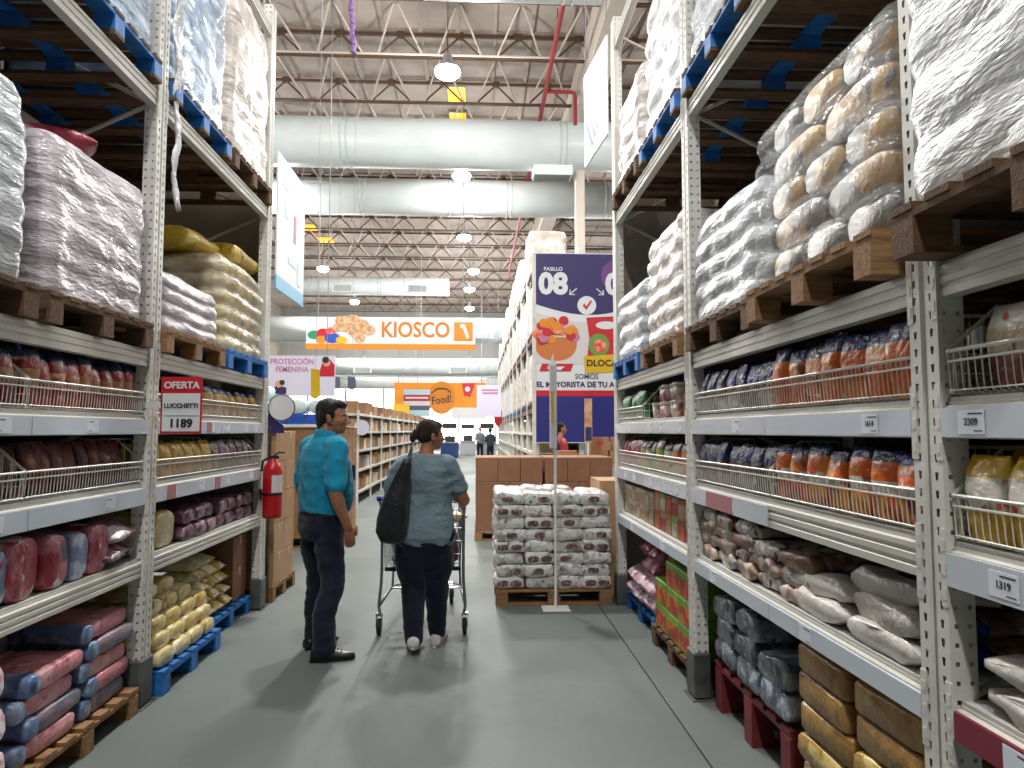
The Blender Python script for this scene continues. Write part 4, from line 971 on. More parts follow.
# kiosk sign
y = 20.0; k = thing('hanging_sign', 'white and orange sign lettered KIOSCO hanging over the aisle', 'sign', (-2.4, y, 3.8))
MB().box(-4.72, -0.06, y, y+0.05, 3.83, 4.70).build('board', 'sg_white', k); rect('orange_band', 'sg_orange', k, -4.73, -0.05, 3.80, 3.96, y)
words('KIOSCO', 0.60, 'sg_orange_deep', k, -1.72, 4.34, y-0.003, 0.014, 0.86)
MB().cbox(-0.65, -0.13, y-0.012, y, 4.06, 4.58, 0.004).build('emblem', 'sg_orange', k)
poly('emblem_stroke', 'sg_white', k, [(-0.44, 4.52), (-0.35, 4.52), (-0.22, 4.15), (-0.30, 4.12)], y-0.012)
disc_part('emblem_dot', 'sg_white', k, -0.42, 4.47, 0.06, y-0.012)
rc = random.Random(4)
for i, (x, z, r) in enumerate(((-3.75, 4.60, .17), (-3.45, 4.62, .18), (-3.6, 4.45, .20), (-3.2, 4.48, .19), (-3.35, 4.30, .20), (-3.0, 4.34, .16), (-3.85, 4.42, .14), (-3.25, 4.12, .14))):
    c = disc_part('printed_biscuit', 'sg_cookie', k, x, z, r, y-0.002*i, 0.004, 1.1, 0.85)
    disc_part('biscuit_hole', 'sg_tan', c, x, z, r*0.3, y-0.002*i-0.004, 0.002)
for i, (x, z, r, m) in enumerate(((-4.5, 4.2, .15, 'sg_teal'), (-4.25, 4.25, .16, 'sg_red'), (-4.3, 4.07, .13, 'sg_orange'), (-4.0, 4.12, .18, 'sg_blue'), (-3.75, 4.06, .13, 'sg_yellow'), (-4.05, 4.32, .12, 'sg_candy'))):
    disc_part('printed_sweet', m, k, x, z, r, y-0.002*i, 0.004, 1.2, 0.8)
for x in (-4.4, -0.4): MB().tube([(x, y+0.02, 4.70), (x, y+0.02, 11.3)], 0.012, 6).build('cable', 'cable', k)
# protection sign
y = 14.0; p = thing('hanging_sign', 'pale lilac sign lettered PROTECCIÓN FEMENINA behind the left rack', 'sign', (-3.4, y, 2.2))
MB().box(-4.25, -2.74, y, y+0.03, 2.22, 3.00).build('board', 'sg_lilac', p)
words('PROTECCIÓN', 0.15, 'sg_pinktext', p, -3.56, 2.88, y-0.003, 0.003, 0.88); words('FEMENINA', 0.15, 'sg_pinktext', p, -3.56, 2.73, y-0.003, 0.003, 0.88)
g = poly('printed_woman', 'sg_red', p, [(-3.06, 2.60), (-2.75, 2.60), (-2.75, 2.82), (-2.84, 2.93), (-2.99, 2.85)], y); disc_part('printed_head', 'sg_skin', p, -2.90, 2.86, .07, y-0.006); disc_part('printed_hair', 'sg_hair', p, -2.92, 2.92, .065, y-0.010)
poly('printed_girl', 'sg_darktext', p, [(-3.98, 2.26), (-3.66, 2.26), (-3.66, 2.38), (-3.82, 2.42), (-3.98, 2.34)], y); disc_part('printed_head', 'sg_skin', p, -3.80, 2.45, .07, y-0.006); disc_part('printed_hair', 'sg_hair', p, -3.74, 2.48, .05, y-0.010)
for x in (-4.1, -2.9): MB().tube([(x, y+0.015, 3.0), (x, y+0.015, 11.3)], 0.008, 6).build('cable', 'cable', p)
# small hanging flags
for i, (x, y, z0, z1, w, m, lab) in enumerate(((-2.22, 10.0, 1.98, 2.41, .13, 'sg_yellow', 'yellow vertical pennant hanging above the man'), (-2.75, 14.2, 2.37, 2.62, .16, 'sg_greytext', 'small grey price flag right of the lilac sign'), (-2.45, 14.2, 2.35, 2.62, .17, 'sg_greytext', 'small grey price flag, the right one of two'))):
    t = thing('pennant', lab, 'pennant', (x, y, z0)); poly('cloth', m, t, [(x-w/2, z1), (x+w/2*0.8, z1-0.02), (x+w/2, z0+0.06), (x+w*0.1, z0), (x-w/2*0.9, z0+0.03)], y, 0.01)
    MB().tube([(x, y, z1), (x, y, 11.3)], 0.003, 5).build('string', 'cable', t)
# orange shop front signs far back
y = 48.0; t = thing('shop_sign', 'orange shop sign with dark script lettering far down the aisle', 'sign', (-2.3, y, 2.3))
MB().box(-5.5, 0.55, y, y+0.1, 3.05, 4.75).build('board', 'sg_orange', t); MB().box(-1.7, 0.55, y-0.02, y, 2.35, 3.1).build('lower_board', 'sg_grey', t)
disc_part('round_panel', 'sg_orange_deep', t, -2.35, 3.75, 1.1, y, 0.06, 0.82, 1.0); words('Food!', 0.72, 'sg_hair', t, -2.35, 3.6, y-0.065, 0.012, 0.8, roty=-0.14); MB().tube([(-3.05, y-.07, 4.05), (-2.6, y-.07, 4.4), (-2.0, y-.07, 4.35), (-1.75, y-.07, 4.1)], .035, 6).build('arc_stroke', 'sg_hair', t)
MB().box(-5.35, 0.4, y+0.1, y+0.2, 0.0, 3.05).build('frame', 'sg_grey', t) if False else None
for x in (-5.2, 0.3): MB().tube([(x, y+0.05, 4.75), (x, y+0.05, 11.3)], 0.03, 6).build('cable', 'cable', t)
y = 40.0; t = thing('striped_sign', 'blue, red and white striped notice in front of the orange shop sign', 'sign', (-3.3, y, 2.3))
for i, (z0, z1, m) in enumerate(((3.55, 3.85, 'sg_sky'), (3.2, 3.55, 'sg_red'), (2.95, 3.2, 'sg_white'), (2.7, 2.95, 'sg_greytext'), (2.35, 2.7, 'sg_sky'))): MB().box(-4.05, -2.6, y, y+0.03, z0, z1).build('stripe', m, t)
rect('white_rule', 'sg_white', t, -3.95, -2.7, 3.33, 3.43, y); MB().tube([(-3.3, y, 3.85), (-3.3, y, 11.3)], 0.012, 6).build('cable', 'cable', t)
y = 30.0; t = thing('yellow_sign', 'yellow end-of-shelf tag above the far left shelving', 'sign', (-3.1, y, 2.3)); poly('board', 'sg_yellow', t, [(-3.45, 2.68), (-2.80, 2.64), (-2.80, 2.28), (-3.15, 2.22), (-3.45, 2.36)], y, 0.02); MB().tube([(-3.1, y, 2.6), (-3.1, y, 11.3)], 0.008, 6).build('cable', 'cable', t)
y = 34.0; t = thing('red_pennant', 'red tapering pennant hanging beside the orange shop sign', 'pennant', (-0.4, y, 3.1)); poly('cloth', 'sg_red', t, [(-0.72, 3.80), (-0.08, 3.82), (-0.32, 3.15), (-0.62, 3.2)], y, 0.02); MB().tube([(-0.4, y, 3.8), (-0.4, y, 11.3)], 0.008, 6).build('cable', 'cable', t)
disc_part('mark', 'sg_white', t, -0.45, 3.52, .12, y-0.02)
y = 33.0; t = thing('white_sign', 'white hanging sign with pink lettering beside the far rack', 'sign', (0.55, y, 2.3)); MB().box(-0.02, 1.1, y, y+0.03, 2.2, 3.65).build('board', 'sg_lilac', t); rect('pink_rule', 'sg_pinktext', t, 0.2, 0.95, 3.38, 3.46, y); rect('pink_rule', 'sg_pinktext', t, 0.25, 0.95, 3.24, 3.32, y); MB().tube([(0.5, y, 3.65), (0.5, y, 11.3)], 0.008, 6).build('cable', 'cable', t)
y = 36.0; t = thing('red_sign', 'small red hanging sign over the checkouts', 'sign', (0.95, y, 1.6)); rect('board', 'sg_red', t, 0.85, 1.25, 1.95, 2.55, y, 0.02); poly('tip', 'sg_red', t, [(0.9, 1.95), (1.05, 1.7), (1.2, 1.95)], y, 0.02); MB().tube([(1.05, y, 2.55), (1.05, y, 11.3)], 0.006, 6).build('cable', 'cable', t)
# panels hung in line with the racks
t = thing('aisle_sign', 'white and aqua aisle panel standing out past the left rack', 'sign', (-1.86, 7.2, 2.87))
MB().box(-1.875, -1.86, 6.68, 7.72, 3.0, 4.17).build('board', 'sg_white', t); MB().box(-1.875, -1.86, 6.68, 7.72, 2.87, 3.0).build('aqua_band', 'sg_aqua', t)
for (y0, z0, w, h, m) in ((6.95, 3.62, .10, .16, 'sg_sky'), (7.28, 3.45, .09, .28, 'sg_pinktext'), (7.1, 3.2, .3, .06, 'sg_sky'), (7.45, 3.05, .12, .22, 'sg_sky'), (6.85, 3.9, .22, .08, 'sg_sky')): MB().box(-1.86, -1.857, y0, y0+w, z0, z0+h).build('print', m, t)
MB().box(-1.90, -1.88, 6.60, 6.70, 3.3, 3.4).build('bracket', 'brace_steel', t)
t = thing('aisle_sign', 'white aisle panel with blue sweeps high past the right rack', 'sign', (1.26, 7.5, 4.45))
MB().prism([(6.75, 4.42), (8.2, 4.62), (8.2, 5.72), (6.75, 5.42)], 0, 1.25, 1.265).build('board', 'sg_white', t)
for i in range(5): MB().prism([(6.85+i*.18, 4.75-i*.02), (6.95+i*.18, 4.75-i*.02), (7.5+i*.15, 5.35-i*.06), (7.44+i*.15, 5.35-i*.06)], 0, 1.247, 1.25).build('print', 'sg_greytext' if i % 2 else 'sg_blue', t)
for yy, zz in ((6.8, 5.43), (8.1, 5.70)): MB().tube([(1.258, yy, zz), (1.258, yy, 11.3)], 0.006, 6).build('cable', 'cable', t)
# offer sign on the near left upright
y = 4.20; t = thing('offer_sign', 'red and white price sign lettered OFERTA fixed to the left upright', 'sign', (-1.713, y, 1.53), rot=(0, 0, 0))
MB().box(-1.803, -1.573, y, y+0.006, 1.535, 1.86).build('board', 'sg_red', t); rect('paper', 'sg_white', t, -1.793, -1.583, 1.548, 1.765, y, 0.002)
words('OFERTA', 0.054, 'sg_white', t, -1.688, 1.81, y-0.002, 0.0016); words('LUCCHETTI', 0.036, 'ink', t, -1.688, 1.693, y-0.004, 0.001); words('1189', 0.066, 'ink', t, -1.688, 1.592, y-0.004, 0.0022)
rect('rule', 'ink', t, -1.783, -1.593, 1.634, 1.638, y-0.002, 0.001)
MB().box(-1.88, -1.783, y, y+0.02, 1.68, 1.72).build('bracket', 'white_steel', t)
# round white sign on a purple holder
y = 6.72; t = thing('round_sign', 'round white sign with dark rim beside the left rack end', 'sign', (-1.80, y, 1.64)); disc_part('face', 'sg_white', t, -1.795, 1.765, .115, y, 0.01, n=28)
b = MB(); n = 28
b.loft([[(-1.795+r*math.cos(2*math.pi*i/n), yy, 1.765+r*math.sin(2*math.pi*i/n)) for i in range(n)] for r, yy in ((.115, y-.012), (.124, y-.012), (.124, y+.004), (.115, y+.004))], False, False); b.build('rim', 'sg_greytext', t, True)
poly('holder', 'sg_purple', t, [(-1.92, 1.53), (-1.77, 1.53), (-1.78, 1.60), (-1.86, 1.66), (-1.92, 1.76)], y+0.02, 0.01); MB().tube([(-1.90, y+.02, 0.0), (-1.90, y+.02, 1.60)], 0.012, 6).build('stand', 'guard_steel', t)
# fire extinguisher on the rack end
M('ext_red', '#b3161e', 0.3); M('ext_black', '#1a1a1c', 0.5)
t = thing('fire_extinguisher', 'red fire extinguisher hanging on the end of the left rack', 'extinguisher', (-1.78, 6.38, 0.80)); n = 20; cx, cy = -1.775, 6.40
b = MB(); b.loft([[(cx+r*math.cos(2*math.pi*i/n), cy+r*math.sin(2*math.pi*i/n), z) for i in range(n)] for r, z in ((.078, .80), (.082, .82), (.082, 1.20), (.075, 1.24), (.05, 1.275), (.028, 1.29), (.028, 1.31))]); b.build('cylinder', 'ext_red', t, True)
MB().box(cx-.035, cx+.05, cy-.014, cy+.014, 1.31, 1.335).build('valve', 'ext_black', t); MB().tube([(cx+.01, cy, 1.335), (cx+.05, cy, 1.365), (cx+.10, cy, 1.36)], 0.008, 6).build('handle', 'ext_black', t)
MB().tube([(cx-.03, cy, 1.32), (cx-.085, cy-.01, 1.29), (cx-.098, cy-.01, 1.15), (cx-.096, cy-.01, .95)], 0.011, 8).build('hose', 'ext_black', t)
b = MB(); b.loft([[(cx+.0835*math.cos(a), cy+.0835*math.sin(a), z) for a in [R(-80+12*i) for i in range(8)]] for z in (1.02, 1.17)], False, False, closed=False); b.build('data_label', 'sg_grey', t)
b = MB(); b.loft([[(cx+.085*math.cos(2*math.pi*i/n), cy+.085*math.sin(2*math.pi*i/n), z) for i in range(n)] for z in (.995, 1.015)], False, False); b.build('strap', 'ext_black', t, True)
MB().box(-1.88, -1.856, cy-.02, cy+.02, 1.05, 1.2).build('bracket', 'white_steel', t)

# purple banner on the far rack end
y = 15.0; t = thing('aisle_banner', 'tall purple and white banner lettered PASILLO 08 on the far rack end', 'banner', (2.3, y, 1.3))
x0, x1, xm = 1.17, 3.45, 2.31
MB().box(x0, x1, y, y+0.04, 1.30, 5.32).build('board', 'sg_white', t); rect('purple_field', 'sg_purple', t, x0+0.06, x1, 4.25, 5.30, y)
disc_part('violet_glow', 'sg_violet', t, 2.95, 4.85, .33, y-0.004, .003)
poly('purple_curve', 'sg_purple', t, [(x0+.06, 4.25), (x1, 4.25), (x1, 4.22)] + [(x1-(x1-x0-.06)*q/12, 4.22-0.22*math.sin(math.pi*q/12)) for q in range(1, 12)] + [(x0+.06, 4.22)], y)
poly('grey_field', 'sg_grey', t, [(x0+.02, 2.95), (x1, 2.95), (x1, 4.06)] + [(x1-(x1-x0)*q/12, 4.06-0.22*math.sin(math.pi*q/12)) for q in range(1, 12)] + [(x0+.02, 4.06)], y)
words('PASILLO', 0.11, 'sg_white', t, 1.60, 4.97, y-0.009, 0.002); words('08', 0.62, 'sg_white', t, 1.60, 4.64, y-0.009, 0.028, 0.98); words('09', 0.62, 'sg_white', t, 3.02, 4.64, y-0.009, 0.028, 0.98)
for sx, x in ((1, 2.02), (-1, 2.60)):
    MB().tube([(x+sx*.08, y-.009, 4.56), (x-sx*.06, y-.009, 4.44)], 0.014, 6).build('arrow', 'sg_white', t); MB().tube([(x-sx*.06, y-.009, 4.53), (x-sx*.07, y-.009, 4.43), (x+sx*.04, y-.009, 4.43)], 0.014, 6).build('arrow_head', 'sg_white', t)
disc_part('tick_disc', 'sg_white', t, xm, 4.20, .20, y-0.007, .006); poly('tick', 'sg_red', t, [(2.22, 4.2), (2.26, 4.24), (2.30, 4.18), (2.40, 4.32), (2.42, 4.28), (2.30, 4.10)], y-0.013, .003)
poly('printed_bowl', 'sg_bowl', t, [(1.20+.45*(1-math.cos(math.pi*q/14)), 3.52-0.50*math.sin(math.pi*q/14)**0.6) for q in range(15)], y-0.006, .004)
rc = random.Random(8)
for q in range(34):
    x, z = 1.24+rc.random()*.82, 3.42+rc.random()*.48
    if (x-1.65)**2/.43**2+(z-3.42)**2/.50**2 < 1: disc_part('printed_gumdrop', ('sg_candy', 'sg_red', 'sg_orange', 'sg_pinktext')[q % 4], t, x, z, .115, y-0.008-0.001*q, .002, .9, .8, 12)
bag_ = poly('printed_sweets_bag', 'sg_red', t, [(2.30, 3.94), (3.05, 3.98), (3.02, 3.5), (3.08, 3.0), (2.30, 3.0), (2.36, 3.5)], y-0.006, .006); disc_part('printed_label', 'sg_white', t, 2.72, 3.78, .14, y-0.012, .003, 1.6, .6); disc_part('printed_window', 'sg_green', t, 2.56, 3.36, .22, y-0.012, .003, 1, 1.1); disc_part('printed_gumdrop', 'sg_candy', t, 2.58, 3.34, .14, y-0.015, .003)
poly('printed_flash', 'sg_yellow', t, [(2.24, 3.12), (3.10, 3.18), (3.10, 2.80), (2.26, 2.76)], y-0.013, .003); words('DLOCA', 0.19, 'sg_hair', t, 2.62, 2.97, y-0.018, 0.006)
poly('red_logo', 'sg_red', t, [(1.30, 2.80), (1.36, 2.96), (2.02, 2.96), (1.96, 2.80)], y-0.006, .004); poly('logo_arrow', 'sg_white', t, [(1.58, 2.86), (1.70, 2.90), (1.84, 2.90), (1.74, 2.82)], y-0.010, .003)
words('SOMOS', 0.15, 'sg_greytext', t, 2.30, 2.69, y-0.008, 0.002); words('EL MAYORISTA DE TU ALMACÉN', 0.155, 'sg_darktext', t, 1.24, 2.52, y-0.008, 0.005, .98, 'LEFT')
rect('red_band', 'sg_red', t, x0+.03, x1, 2.28, 2.40, y); rect('navy_field', 'sg_navy', t, x0+.03, x1, 1.32, 2.28, y)
MB().box(x0-0.02, x0+0.06, y-0.03, y, 0.0, 5.32).build('edge_post', 'white_steel', t)

# ------------------------------------------------------------------ floor displays in the cross aisle
def carton_block(x0, x1, y0, y1, z, nx, ny, nz, h, mat, label, group, front=None, jit=0.006, skip=None):
    w, d = (x1-x0)/nx, (y1-y0)/ny; P = carton(round(d-.006, 3), round(w-.006, 3), h-.003, mat, True, front)
    for i in range(nz):
        for j in range(nx):
            for k in range(ny):
                if skip and skip(i, j, k): continue
                place_carton(P, (x0+(j+.5)*w+rg.uniform(-jit, jit)*.3, y0+(k+.5)*d+rg.uniform(-jit, jit)*.3, z+i*h), '%s, %s layer, %s from left%s' % (label, ORD[i], ORD[j], ('', ', second row', ', third row')[k]), group)
h = pallet('wood', -2.27, 7.12, 0, 'wooden pallet under the tan carton stack behind the extinguisher', 0.86, 0.80); carton_block(-2.69, -1.85, 6.76, 7.48, h, 2, 2, 5, 0.282, 'carton_light', 'tan carton behind the fire extinguisher', 'tan cartons behind the extinguisher')
h = pallet('wood', -2.55, 10.4, 0, 'wooden pallet under the brown cartons behind the man', 1.55, 1.2); carton_block(-3.3, -1.80, 9.85, 10.95, h, 4, 3, 5, 0.292, 'carton', 'brown carton in the stack behind the man', 'brown cartons behind the man', skip=lambda i, j, k: k == 1 and j in (1, 2) and i < 4)
tr = thing('display_tray', 'white tray on top of the brown cartons behind the man', 'tray', (-2.55, 10.4, h+1.460)); zt2 = h+1.461
MB().box(-3.34, -1.78, 9.82, 10.98, zt2, zt2+.012).build('base', 'white_paint', tr); MB().box(-3.34, -1.78, 9.82, 9.835, zt2+.012, zt2+.04).build('lip', 'white_paint', tr)
bb = carton(0.30, 0.22, 0.165, 'box_blue', False)
for j in range(6): place_carton(bb, (-3.20+j*0.25, 10.02, zt2+.013), 'blue box above the cartons behind the man, %s from left' % ORD[j], 'blue boxes behind the man', name='blue_box', cat='box')
bags('diaper', 2, L=0.34, W=0.46, H=0.20, zones=[(1, 'p_diaper')], pinch=(0, 0), p=3.6, amp=0.012) if MP('p_diaper', '#d6e8ea', [('#b0d0d2', .5, .62, 4)]) else None
for j in range(3):
    for i in range(2 if j < 1 else 1):
        o = put(BAG['diaper'][j % 2], 'diaper_pack', None, (-3.05+j*0.5, 10.05, zt2+.180+i*.195), (0, 0, R(90))); tag(o, 'pale mint pack on the blue boxes behind the man, %s from left%s' % (ORD[j], ', upper' if i else ''), 'pack', 'mint packs behind the man')
# twin carton pallets on the right
h = pallet('wood', 0.46, 10.85, 0, 'wooden pallet under the left block of brown cartons behind the white packs', 0.98, 1.1); h = pallet('wood', 1.46, 10.85, 0, 'wooden pallet under the right block of brown cartons behind the white packs', 0.98, 1.1)
for x0, x1, wd in ((-0.02, 0.94, 'left'), (0.97, 1.95, 'right')):
    carton_block(x0, x1, 10.32, 11.36, h, 2, 2, 2, 0.345, 'carton_dark', 'large brown carton low in the %s block' % wd, '%s lower brown cartons' % wd)
    carton_block(x0, x1, 10.32, 11.36, h+.69, 3, 3, 1, 0.345, 'carton_dark', 'brown carton topping the %s block' % wd, '%s top brown cartons' % wd)
# tan cartons beside the end of the right rack
carton_block(1.17, 1.62, 6.86, 7.45, 0.0, 1, 1, 3, 0.36, 'carton_light', 'tan carton behind the right rack end', 'tan cartons at the right rack end')
# white packs on a wooden pallet in the aisle
MP('p_whitepack', '#d9d8d6', [('#aaa5a6', .54, .62, 11), ('#8a7470', .66, .69, 13)], 0.25, bumps=1.0)
bags('white_bundle', 6, L=0.31, W=0.268, H=0.118, zones=[(1, 'p_whitepack')], pinch=(0, 0), p=4.5, ribs=4, rib=0.05, amp=0.018, freq=11)
MP('p_brownlabel', '#6b5049', [('#a08c84', .52, .58, 30), ('#4a3a44', .6, .66, 18)])
bags('brown_patch', 2, L=0.03, W=0.10, H=0.055, zones=[(1, 'p_brownlabel')], pinch=(0, 0), p=3.0, amp=0.004)
h = pallet('wood', 0.69, 7.0, 0, 'wooden pallet under the stacked white packs in mid aisle', 1.04, 1.02)
for i in range(8):
    for j in range(4):
        for k in range(3):
            if k == 1 and j in (1, 2): continue
            if i == 7 and k == 2 and j == 3: continue
            x = 0.175+0.1275+j*0.2575; yy = 6.50+0.16+k*0.33
            t = thing('flour_pack', 'white pack in the mid aisle stack, %s layer, %s from left%s' % (ORD[i], ORD[j], ('', ', second row', ', third row')[k]), 'pack', (x+rg.uniform(-.012, .012), yy+rg.uniform(-.015, .015), h+i*0.1055), R(90)+rg.uniform(-.05, .05), 'white packs stacked in mid aisle')
            put(rg.choice(BAG['white_bundle']), 'wrapped_body', t)
            if k == 0 and (i+2*j) % 3 != 2:
                for o_ in ((-.06, .06) if (i+j) % 3 == 0 else (rg.uniform(-.05, .05),)): put(rg.choice(BAG['brown_patch']), 'printed_patch', t, (-.148, o_, .028))
# white pole with narrow sign
t = thing('sign_pole', 'slim white pole on a base plate in front of the white packs', 'sign pole', (0.69, 6.36, 0))
MB().tube([(0.69, 6.36, .012), (0.69, 6.36, 2.16)], 0.013, 10).build('pole', 'white_paint', t); MB().cbox(0.57, 0.81, 6.26, 6.46, 0, .012, .004).build('base_plate', 'white_paint', t)
MB().prism([(0.630, 6.25), (0.640, 6.24), (0.705, 6.345), (0.695, 6.352)], 2, 1.40, 2.12).build('sign_panel', 'sg_white', t); MB().prism([(0.640, 6.236), (0.643, 6.234), (0.672, 6.286), (0.668, 6.288)], 2, 1.62, 1.9).build('yellow_print', 'sg_yellow', t)
MB().prism([(0.62, 2.10), (0.69, 2.10), (0.675, 2.24)], 1, 6.34, 6.352).build('finial', 'sg_white', t)
t = thing('sign_pole', 'thin dark and gold totem beside the heart-marked boxes', 'sign pole', (1.95, 12.6, 0)); MB().tube([(1.95, 12.6, 0), (1.95, 12.6, 1.4)], 0.015, 8).build('pole', 'white_paint', t); MB().box(1.89, 2.02, 12.58, 12.62, 1.35, 2.12).build('panel', 'sg_tan', t); MB().box(1.90, 2.01, 12.575, 12.58, 1.38, 1.62).build('dark_print', 'sg_darktext', t)
# promotion table with heart boxes
t = thing('promo_table', 'low brown promotion table behind the carton blocks', 'table', (1.9, 12.9, 0)); MB().box(1.15, 3.0, 12.7, 13.5, .92, .96).build('top', 'carton_light', t)
for x in (1.2, 2.95):
    for yy in (12.75, 13.45): MB().box(x-.03, x+.03, yy-.03, yy+.03, 0, .92).build('leg', 'carton_dark', t)
M('heart_red', '#b8403a', 0.5)
hb = carton(0.22, 0.34, 0.24, 'carton', False)
for q, (x, z) in enumerate(((1.62, .96), (2.18, .96), (2.55, .96), (2.92, .96), (2.2, 1.2), (2.6, 1.2), (2.95, 1.2))):
    tt = place_carton(hb, (x, 12.95, z), 'tan box with red heart on the promotion table, %s' % ('far left', 'second, lower row', 'third, lower row', 'far right, lower row', 'left of upper row', 'middle of upper row', 'right of upper row')[q], 'heart-marked boxes', name='gift_box', cat='box')
    MB().prism([(0, .07), (.07, .14), (.05, .18), (0, .155), (-.05, .18), (-.07, .14)], 1, -.1125, -.1105).build('heart_print', 'heart_red', None).parent = tt
for q in range(4): place_carton(carton(0.2, 0.26, 0.16, 'carton_dark', False), (1.28+q*.28, 12.85, .96), 'dark brown box at promotion table front, %s from left' % ORD[q], 'dark boxes on the promotion table', name='gift_box', cat='box') if q != 1 else None

# ------------------------------------------------------------------ far right rack with pallet loads
fr = thing('far_rack', 'distant tall pallet rack running back behind the purple banner', 'rack', (1.75, 28, 0)); FX = 1.22; YS = [15.3+2.4*q for q in range(12)]
pm = MB().box(-0.05, 0.05, -0.06, 0.06, 0, 5.5).mesh('post', 'white_steel')
for yy in YS:
    put(pm, 'post', fr, (FX+.05-1.75, yy-28, 0)); put(pm, 'post', fr, (FX+1.0-1.75, yy-28, 0))
for z, hgt in ((.55, .08), (1.0, .08), (1.45, .08), (1.95, .1), (3.55, .1), (5.15, .1)):
    for q in range(11): MB().box(FX+.01, FX+.06, YS[q]+.06, YS[q+1]-.06, z, z+hgt).build('beam', 'white_steel' if z < 1.9 else 'steel_brown', fr)
    if z < 1.9:
        for q in range(11): MB().box(FX+.06, FX+.95, YS[q], YS[q+1], z+hgt-.02, z+hgt).build('shelf_panel', 'deck_steel', fr)
for q in range(11): MB().box(FX+1.05, FX+1.07, YS[q], YS[q+1], 0.1, 2.0).build('back_screen', 'end_board', fr)
fm = [film_mesh(0.98, 1.05, 1.2, 5, 30+q, 0.03, nh=14).mesh('wrapped_load', ('film_far_a', 'film_far_b', 'film_far_c')[q], True) for q in range(3)
      if M('film_far_a', '#d9d8d6', 0.35, 0, '#b8b4b0', 4) and M('film_far_b', '#d3c8c0', 0.4, 0, '#a8978a', 4) and M('film_far_c', '#c3ccd6', 0.35, 0, '#e2e4e6', 4)]
pb = MB(); pb.box(-.5, .5, -.52, .52, .09, .13); pb.box(-.5, .5, -.52, -.42, 0, .09); pb.box(-.5, .5, -.05, .05, 0, .09); pb.box(-.5, .5, .42, .52, 0, .09)
fp_ = {m: pb.mesh('pallet', m) for m in ('wood_dark', 'blue_paint')}
rf = random.Random(21)
for lv, z in ((0, 2.05), (1, 3.65), (2, 5.25)):
    for q in range(22):
        yy = YS[0]+.62+q*1.2
        if lv == 2 and (q < 2 or q % 4 == 3): continue
        o = put(fp_[rf.choice(('wood_dark', 'wood_dark', 'blue_paint'))], 'pallet', None, (FX+.52, yy, z)); tag(o, 'distant pallet, %s level of far right rack, %s bay, %s half' % (('first', 'second', 'top')[lv], ORD[q//2], ('near', 'far')[q % 2]), 'pallet', 'distant pallets, level %d' % lv)
        o = put(rf.choice(fm), 'wrapped_load', None, (FX+.53, yy, z+.13), (0, 0, math.pi*rf.randint(0, 1)), (1, 1, rf.uniform(.85, 1.05) if lv < 2 else rf.uniform(.8, 1.3))); tag(o, 'distant wrapped load, %s level of far right rack, %s bay, %s half' % (('first', 'second', 'top')[lv], ORD[q//2], ('near', 'far')[q % 2]), 'pallet load', 'distant loads, level %d' % lv)
fb = [MB().cbox(-.2, .2, -.17, .17, 0, .24, .006).mesh('carton', m) for m in ('carton', 'box_white', 'p_cream', 'box_tan')]
def join_stuff(name, items, label, cat):
    """far-off goods nobody could count, joined into one object"""
    b = MB(); mats = []
    for me, loc, rz in items:
        mt = me.materials[0]
        if mt not in mats: mats.append(mt)
        m = Matrix.Translation(loc) @ Matrix.Rotation(rz, 4, 'Z')
        b.add([m @ v.co for v in me.vertices], [tuple(p.vertices) for p in me.polygons], mats.index(mt))
    return tag(b.build(name, mats), label, cat, kind='stuff')
rest = []
for i, z in enumerate((.63, 1.08, 1.53)):
    for q in range(11):
        for j in range(5):
            a_ = (rf.choice(fb), (FX+.30, YS[q]+.32+j*.44, z), rf.uniform(-.05, .05))
            if q < 4: tag(put(a_[0], 'rack_carton', None, a_[1], (0, 0, a_[2])), 'tiny carton on far right rack, %s low shelf, %s bay, %s carton' % (ORD[i], ORD[q], ORD[j]), 'pack', 'cartons on the far right shelves')  # plain cartons, filed under the pack category
            else: rest.append(a_)
join_stuff('distant_shelf_stock', rest, 'distant cartons filling the low shelves of the far right rack', 'packs')
# ------------------------------------------------------------------ far left shelving
gl = thing('shelving_run', 'long low white shelving run far down the left side', 'shelving', (-3.0, 29, 0)); GX = -2.5; GY = [15.5+1.9*q for q in range(15)]
gp_ = MB().box(-.02, .02, -.025, .025, 0, 2.0).mesh('post', 'white_steel')
for yy in GY: put(gp_, 'post', gl, (GX-.03+3.0, yy-29, 0)); put(gp_, 'post', gl, (GX-.85+3.0, yy-29, 0))
for z in (.22, .68, 1.10, 1.50, 1.88):
    for q in range(14): MB().box(GX-.85, GX-.005, GY[q]+.04, GY[q+1]-.04, z, z+.05).build('shelf', 'white_steel', gl)
for q in range(14): MB().box(GX-.9, GX-.88, GY[q], GY[q+1], .1, 2.2).build('back_screen', 'end_board', gl)
gb_ = [MB().cbox(-.17, .17, -.19, .19, 0, hh, .006).mesh('carton', m) for m, hh in (('carton', .27), ('carton_light', .24), ('box_white', .26), ('carton_dark', .25), ('p_slate', .22), ('p_cream', .23), ('carton', .29))]
rest = []
for z, wd in ((.27, 'lowest'), (.73, 'second'), (1.15, 'middle'), (1.55, 'fourth')):
    for q in range(14):
        for j in range(4):
            a_ = (rf.choice(gb_), (GX-.22, GY[q]+.28+j*.44, z), rf.uniform(-.05, .05))
            if q < 6: tag(put(a_[0], 'shelf_carton', None, a_[1], (0, 0, a_[2])), 'carton on the %s shelf of far left shelving, %s bay, %s box' % (wd, ORD[q], ORD[j]), 'carton', 'cartons on the far left shelves, %s' % wd)
            else: rest.append(a_)
